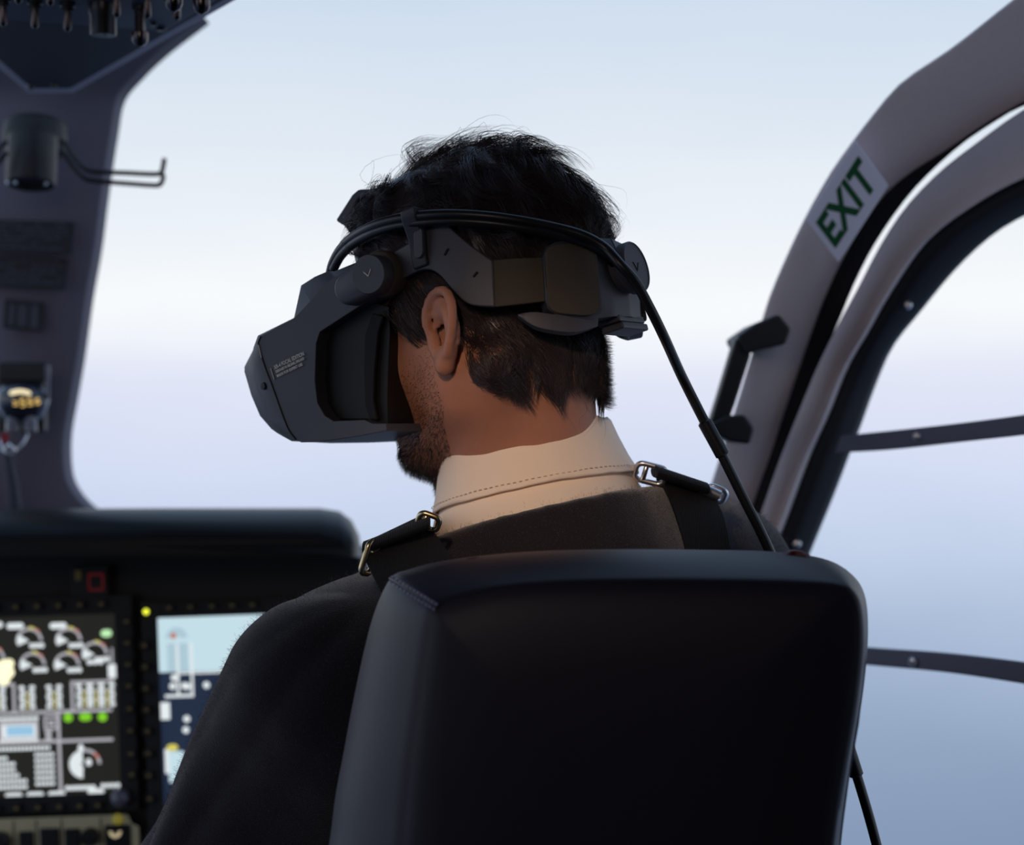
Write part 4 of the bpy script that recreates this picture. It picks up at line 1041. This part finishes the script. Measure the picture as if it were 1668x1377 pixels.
def quad(mb, u0, v0, u1, v1, mi, e=.0012, sh=0): mb.add([pp_(u0, v0, e), pp_(u1, v0, e), pp_(u1+sh, v1, e), pp_(u0+sh, v1, e)], [(0, 1, 2, 3)], mi)
def dotq(mb, u, v_, ru, rv, mi, e=.0014, n=20): mb.add([pp_(u+ru*math.cos(t), v_+rv*math.sin(t), e) for t in np.linspace(0, 2*PI, n, endpoint=False)], [tuple(range(n))], mi)
def pill(mb, u, v_, w_, h_, mi, e=.0014):
    r = h_/2; L_ = [(u+w_/2-r+r*math.cos(t), v_+r*math.sin(t)) for t in np.linspace(-PI/2, PI/2, 8)]+[(u-w_/2+r+r*math.cos(t), v_+r*math.sin(t)) for t in np.linspace(PI/2, 1.5*PI, 8)]
    mb.add([pp_(a, b, e) for a, b in L_], [tuple(range(len(L_)))], mi)
def arcq(mb, u, v_, r0, r1, a0, a1, mi, e=.0014, n=24):
    A_ = np.linspace(a0, a1, n); L_ = [pp_(u+r1*math.cos(t), v_-r1*math.sin(t), e) for t in A_]+[pp_(u+r0*math.cos(t), v_-r0*math.sin(t), e) for t in A_[::-1]]
    k = len(L_); mb.add(L_, [(i, i+1, k-2-i, k-1-i) for i in range(n-1)], mi)
MM = [M['e_white'], M['e_grey'], M['e_green'], M['e_pale'], M['e_yel'], M['e_red'], M['e_warm'], M['e_blue'], M['e_skyd'], M['e_navy'], M['e_sky']]
def bezel(par, u0, v0, u1, v1, w_):
    mb = MB(); o4 = [(u0-w_, v0-w_), (u1+w_, v0-w_), (u1+w_, v1+w_), (u0-w_, v1+w_)]; i4 = [(u0, v0), (u1, v0), (u1, v1), (u0, v1)]
    v = [pp_(*p_, .008) for p_ in o4]+[pp_(*p_, .008) for p_ in i4]+[pp_(*p_, -.004) for p_ in o4]+[pp_(*p_, .0) for p_ in i4]
    f = []
    for i in range(4):
        j = (i+1) % 4; f += [(i, j, 4+j, 4+i), (i, j, 8+j, 8+i), (4+i, 4+j, 12+j, 12+i)]
    mb.add(v, f); return mb.build('bezel', M['panel'], par, smooth=False, bevel=.0012)
def buttons(par, L_):
    for u, v_, w_, h_ in L_:
        mb = MB(); q = [(u-w_/2, v_-h_/2), (u+w_/2, v_-h_/2), (u+w_/2, v_+h_/2), (u-w_/2, v_+h_/2)]
        loft(mb, [[pp_(*p_, .007) for p_ in q], [pp_(*p_, .012) for p_ in q]]); b_ = mb.build('button', M['panel'], par, bevel=.0012)
        mb = MB(); quad(mb, u-w_*.22, v_-h_*.2, u+w_*.22, v_+h_*.2, 0, e=.0123); mb.build('button_legend', M['legend'], b_)
# ---- left display
d1 = thing('flight_display', pp_(4, 300), 'large engine-gauge display with white dials and green dots on the instrument panel, leftmost', 'display')
mb = MB(); quad(mb, -185, 6, 186, 298, 0, e=.0006); mb.build('screen', M['e_scr'], d1)
bezel(d1, -185, 6, 186, 298, 30)
mb = MB()
for u, v_, w_ in ((-4,18,18),(25,21,28),(95,23,28)): pill(mb, u-1, v_, w_, 10, 0)
pill(mb, 172, 38, 18, 12, 3)
for (u, v_) in ((46,46),(110,48),(-16,74),(50,86),(106,88),(152,72)):
    arcq(mb, u, v_, 17, 21.5, 0, PI*1.05, 1); arcq(mb, u, v_, 20, 23, math.radians(64), math.radians(90), 4, e=.0016); arcq(mb, u, v_, 20, 23, math.radians(38), math.radians(60), 5, e=.0016)
    arcq(mb, u, v_, 1, 20, PI*.82, PI*1.12, 0, e=.0016, n=8)
    for k in range(3): pill(mb, u+4+k*8, v_+8, 8.5, 9, 0, e=.0018)
for k in range(3): pill(mb, 143+k*9, 84, 9, 9, 0)
for u, v_, r in ((4,88,11),(-4,98,13),(10,98,10),(2,108,11),(12,84,8)): dotq(mb, u, v_-2, r, r, 6, e=.0019)
def box_line(u0, v0, u1, v1, w_=4.5, mi=1):
    if abs(u1-u0) > abs(v1-v0): quad(mb, u0, v0-w_/2, u1, v1+w_/2, mi)
    else: quad(mb, u0-w_/2, v0, u1+w_/2, v1, mi)
box_line(-40, 116, 19, 116); box_line(18, 114, 18, 162); box_line(112, 116, 180, 116); box_line(113, 114, 113, 162); box_line(-185, 163, 177, 163, 5)
box_line(-185, 211, 177, 211, 5); box_line(89, 163, 89, 296, 5); box_line(180, 62, 180, 118, 3); pill(mb, 179, 100, 9, 22, 0)
for u in (-8, 40, 84, 133, 152, 170):
    for r in range(5):
        pill(mb, u-9+(r % 2)*1.5, 122+r*8, 10, 6.5, 0); pill(mb, u+8-(r % 2), 122+r*8, 10, 6.5, 0)
    quad(mb, u-1.2, 130, u+1.0, 158, 4, e=.0016)
dotq(mb, 105, 173, 7.5, 7.5, 2); pill(mb, 133, 173, 20, 13, 2); dotq(mb, 161, 174, 7.5, 7.5, 2)
quad(mb, -8, 176, 56, 207, 1, e=.0013); quad(mb, -4, 182, 52, 203, 0, e=.0016); quad(mb, 4, 184, 48, 200, 7, e=.0018)
for k in range(7): pill(mb, -8+k*10, 172, 10, 6, 0, e=.0016); pill(mb, -4+k*9, 208, 8, 6, 0, e=.0016)
for a in ((66,171,88,171),(66,190,88,190)): box_line(*a, 4)
box_line(67, 170, 67, 191, 4); box_line(87, 170, 87, 191, 4); pill(mb, 77, 181, 12, 8, 1)
for r in range(3): pill(mb, 72, 196+r*5.5, 12-(r % 2)*3, 6, 1)
for k in range(14): pill(mb, -12+k*6.4, 221, 6, 7, 0)
for r, (u0, u1) in enumerate(((-30,4),(-30,16),(-30,17),(-30,22),(-30,34),(-30,36))):
    for u in np.arange(u0, u1, 6.2): pill(mb, u, 236+r*9.5, 6, 7, 0)
for r in range(6):
    for k in range(5): pill(mb, 51+k*6.5, 232+r*9.5, 6.3, 6.5, 0)
arcq(mb, 127, 250, 3, 23, PI*.52, PI*1.48, 0, n=30); arcq(mb, 131, 250, 20, 25, 0, PI*.55, 1); arcq(mb, 131, 250, 20, 25, math.radians(25), math.radians(50), 5, e=.0016); pill(mb, 124, 224, 10, 14, 0); dotq(mb, 136, 247, 5, 6, 0, e=.0018)
for k in range(6): pill(mb, 100+k*8.3, 288, 8.5, 8, 0, e=.0014)
for k in range(4): pill(mb, 158+k*8, 286, 7.5, 8, 0)
mb.v[-1] = mb.v[-1]
for u in (12, 47, 82): pill(mb, u, 306-11+2, 28, 9, 0)
pill(mb, 146, 295, 27, 9, 0)
mb.build('symbology', MM, d1)
buttons(d1, [(u, -10, 16, 14) for u in (-10, 25, 60, 95, 130, 165)]+[(205, v_, 16, 14) for v_ in (20, 55, 90, 125, 162, 198, 236, 270)]+[(u, 318, 16, 14) for u in (-18, 15, 50, 85, 118, 148)])
mb = MB(); lathe(mb, pp_(186, 303+3, .008), (0.05, -1, .05), [(.0095, 0), (.0095, .008), (.008, .013), (.004, .016), (.001, .0165)], 30); mb.build('knob', M['dknob'], d1, smooth=True)
# ---- right display
d2 = thing('flight_display', pp_(380, 330), 'blue and navy flight display partly hidden behind the sweater sleeve', 'display')
mb = MB(); quad(mb, 256, 16, 560, 105, 1, e=.0006, sh=0); quad(mb, 256, 105, 560, 335, 0, e=.0006); mb.build('screen', [M['e_navy'], M['e_sky']], d2)
bezel(d2, 256, 16, 560, 335, 26)
mb = MB()
quad(mb, 270, 58, 285, 104, 8); quad(mb, 289, 58, 304, 104, 8); arcq(mb, 286, 50, 4, 18, 0, PI, 8, n=20); dotq(mb, 281, 46, 5, 5, 5, e=.0016)
box_line(286, 60, 286, 143, 4, 0); box_line(309, 58, 309, 143, 4, 0); box_line(264, 144, 311, 144, 5, 0); box_line(288, 108, 400, 107, 4, 0)
for u, v_ in ((280,114),(277,128),(296,128),(301,129),(332,128),(298,182),(296,200)): dotq(mb, u, v_, 5.5, 5.5, 0)
pill(mb, 262, 168, 10, 28, 0); quad(mb, 262-2, 230, 268, 270, 0); pill(mb, 273, 228, 18, 11, 4); quad(mb, 266, 234, 292, 285, 10)
mb.build('symbology', MM, d2)
buttons(d2, [(233, v_, 15, 14) for v_ in (60, 95, 130, 165, 200, 236, 272, 310)]+[(u, 0, 16, 12) for u in (275, 310, 345, 378, 411)])
# indicator lamp
il = thing('indicator_light', pp_(237, 5), 'tiny round yellow indicator light glowing between the two displays', 'light')
mb = MB(); lathe(mb, pp_(238, 5, .008), (0, -1, 0), [(.0045, -.002), (.0045, .001)], 18); mb.build('ring', M['knob'], il, smooth=True)
mb = MB(); lathe(mb, pp_(238, 5, .009), (0, -1, 0), [(.0030, 0), (.0030, .0015), (.0015, .0026)], 18); mb.build('lens', M['e_led'], il, smooth=True)
# warning switch guard
wl = thing('warning_switch', pp_(155, -45), 'square red-outlined warning switch above the left display', 'switch')
mb = MB()
for a in ((-14,-14,14,-11),(-14,11,14,14),(-14,-14,-11,14),(11,-14,14,14)): quad(mb, 158+a[0]*.9, -46+a[1], 158+a[2]*.9, -46+a[3], 0, e=.007)
mb.build('red_border', M['redl'], wl)
mb = MB(); q = [(118,-72),(178,-72),(178,-22),(118,-22)]; loft(mb, [[pp_(*p_, -.004) for p_ in q], [pp_(*p_, .006) for p_ in q]]); mb.build('housing', M['panel'], wl, bevel=.001)
mb = MB(); quad(mb, 124, -66, 134, -50, 0, e=.007); mb.build('legend', M['legend'], wl)
# ---- radio / audio panel along the bottom
rp = thing('radio_panel', pp_(60, 460), 'olive-grey lit control panel with knobs below the left display', 'control panel')
mb = MB(); L_ = [(-200,334),(196,334),(203,350),(214,354),(216,520),(-200,520)]; loft(mb, [[pp_(*p_, -.004) for p_ in L_], [pp_(*p_, .010) for p_ in L_]]); mb.build('faceplate', M['radio'], rp, bevel=.0015)
for u0, u1, v0 in ((-120,-62,348),(18,42,356),(52,84,352),(92,118,354),(158,200,350)):
    mb = MB(); q = [(u0, v0), (u1, v0), (u1, v0+46), (u0, v0+46)]; loft(mb, [[pp_(*p_, .009) for p_ in q], [pp_(*p_, .0125) for p_ in q]]); mb.build('switch_housing', M['knob'], rp, bevel=.0015)
for u, v_, r in ((-13,372,18),(135,368,15)):
    mb = MB(); lathe(mb, pp_(u, v_, .010), (0, -1, 0), [(r*.00065, 0), (r*.00062, .010), (r*.0005, .012)], 28); lathe(mb, pp_(u, v_, .020), (0, -1, 0), [(r*.00035, 0), (r*.0003, .008)], 20); mb.build('knob', M['knob'], rp, smooth=True)
mb = MB(); lathe(mb, pp_(180, 341, .010), (0, -1, 0), [(.0055, 0), (.0055, .002), (.003, .004)], 22); mb.build('lamp', M['e_olive'], rp, smooth=True)
mb = MB(); arcq(mb, 175, 362, 4.5, 10, PI*.95, PI*2.05, 0, e=.0135); mb.build('lamp', M['e_horn'], rp)
mb = MB()
for u in (10, 47, 88, 152): quad(mb, u-1, 338, u+1, 400, 0, e=.0105)
mb.build('divider', M['plac'], rp)

# cyclic stick in the right hand
cs = thing('cyclic_stick', (0.075, 1.98, 0.05), 'black cyclic control stick standing between the knees', 'control stick')
gp0 = RW+np.array([-.035, .10, -.04])
mb = MB(); tube(mb, catmull([(0.06, 2.02, .05), (0.06, 2.0, .35), gp0+np.array([0, .02, -.1]), gp0], 8), .012, 14); mb.build('shaft', M['knob'], cs, smooth=True, angle=180)
mb = MB(); tube(mb, curve([gp0+np.array([0, .01, -.05]), gp0, gp0+np.array([0, .0, .06]), gp0+np.array([0, .005, .085])], 16), [.014]*3+[.018]*10+[.014]*3, 16); mb.build('grip', M['blackpl'], cs, smooth=True, angle=180)

# ================================================================= CABIN SHELL (behind and above the frame)
def slabbox(name, c, s, m_):
    mb = MB(); box(mb, c, s); return tag(mb.build(name, m_, None), kind='structure')
slabbox('floor', (-.30, .85, -.02), (1.9, 3.7, .14), M['floor'])
slabbox('ceiling', (-.30, .22, 1.66), (1.9, 2.40, .04), M['bulk'])
slabbox('wall_back', (-.30, -.98, .84), (1.9, .04, 1.60), M['bulk'])
slabbox('wall_left', (-1.23, -.42, .84), (.04, 1.10, 1.60), M['bulk'])
slabbox('wall_right', (.63, .05, .84), (.04, 2.10, 1.60), M['bulk'])

# ================================================================= WORLD (projected sky) AND LIGHTS
w = bpy.data.worlds.new('world'); S.world = w; w.use_nodes = True; nt = w.node_tree; nt.nodes.clear()
out = nt.nodes.new('ShaderNodeOutputWorld'); bg = nt.nodes.new('ShaderNodeBackground'); tc = nt.nodes.new('ShaderNodeTexCoord')
sep = nt.nodes.new('ShaderNodeSeparateXYZ'); nt.links.new(tc.outputs['Generated'], sep.inputs[0])
nz = nt.nodes.new('ShaderNodeTexNoise'); nz.inputs['Scale'].default_value = 5; nz.inputs['Detail'].default_value = 5; nz.inputs['Roughness'].default_value = .55
mp = nt.nodes.new('ShaderNodeMapping'); mp.inputs['Scale'].default_value = (1, 1, 3.0); mp.inputs['Rotation'].default_value = (0, .25, 0)
nt.links.new(tc.outputs['Generated'], mp.inputs[0]); nt.links.new(mp.outputs[0], nz.inputs['Vector'])
ma = nt.nodes.new('ShaderNodeMath'); ma.operation = 'MULTIPLY_ADD'; ma.inputs[1].default_value = .05; nt.links.new(nz.outputs['Fac'], ma.inputs[0])
sub = nt.nodes.new('ShaderNodeMath'); sub.operation = 'ADD'; sub.inputs[1].default_value = -.025; nt.links.new(sep.outputs['Z'], sub.inputs[0]); nt.links.new(sub.outputs[0], ma.inputs[2])
mr = nt.nodes.new('ShaderNodeMapRange'); mr.inputs['From Min'].default_value = -.30; mr.inputs['From Max'].default_value = .35; nt.links.new(ma.outputs[0], mr.inputs['Value'])
cr = nt.nodes.new('ShaderNodeValToRGB'); nt.links.new(mr.outputs[0], cr.inputs[0])
stops = [(-.30, (96,116,148)), (-.205, (134,154,184)), (-.155, (148,167,195)), (-.11, (168,186,213)), (-.065, (194,209,233)), (-.035, (207,218,241)), (-.005, (217,224,245)), (.022, (227,231,247)), (.040, (240,244,251)), (.06, (248,251,253)), (.10, (235,241,248)), (.15, (222,232,243)), (.21, (206,221,238)), (.35, (150,178,214))]
el = cr.color_ramp.elements
while len(el) > 1: el.remove(el[-1])
for i, (z, c) in enumerate(stops):
    p_ = (z+.30)/.65; e = el[0] if i == 0 else el.new(p_); e.position = p_; e.color = lin(c)+(1,)
nt.links.new(cr.outputs[0], bg.inputs['Color']); bg.inputs['Strength'].default_value = 1.0
nt.links.new(bg.outputs[0], out.inputs[0])

def area(name, loc, look, size, power, col, sy_=None):
    l = bpy.data.lights.new(name, 'AREA'); l.energy = power; l.color = col; l.size = size
    if sy_: l.shape = 'RECTANGLE'; l.size_y = sy_
    o = bpy.data.objects.new(name, l); COL.objects.link(o); o.location = loc
    o.rotation_euler = (Vector(look)-Vector(loc)).to_track_quat('-Z', 'Y').to_euler(); return o
def spot(name, loc, look, power, col, deg, rad, blend=.8):
    l = bpy.data.lights.new(name, 'SPOT'); l.energy = power; l.color = col; l.spot_size = math.radians(deg); l.spot_blend = blend; l.shadow_soft_size = rad
    o = bpy.data.objects.new(name, l); COL.objects.link(o); o.location = loc
    o.rotation_euler = (Vector(look)-Vector(loc)).to_track_quat('-Z', 'Y').to_euler(); return o
spot('collar_spot', (-.22, .15, 1.58), (.02, 1.45, 1.09), 25, (1.0, .70, .48), 13, .04, 1.0)  # unseen warm source behind, cone narrowed to light neck and collar, not the seat
area('cabin_fill', (-.3, -.1, 1.60), (.2, 1.8, 1.2), .4, 2.2, (1.0, .84, .78))  # unseen warm fill added to brighten the door arch and interior faces
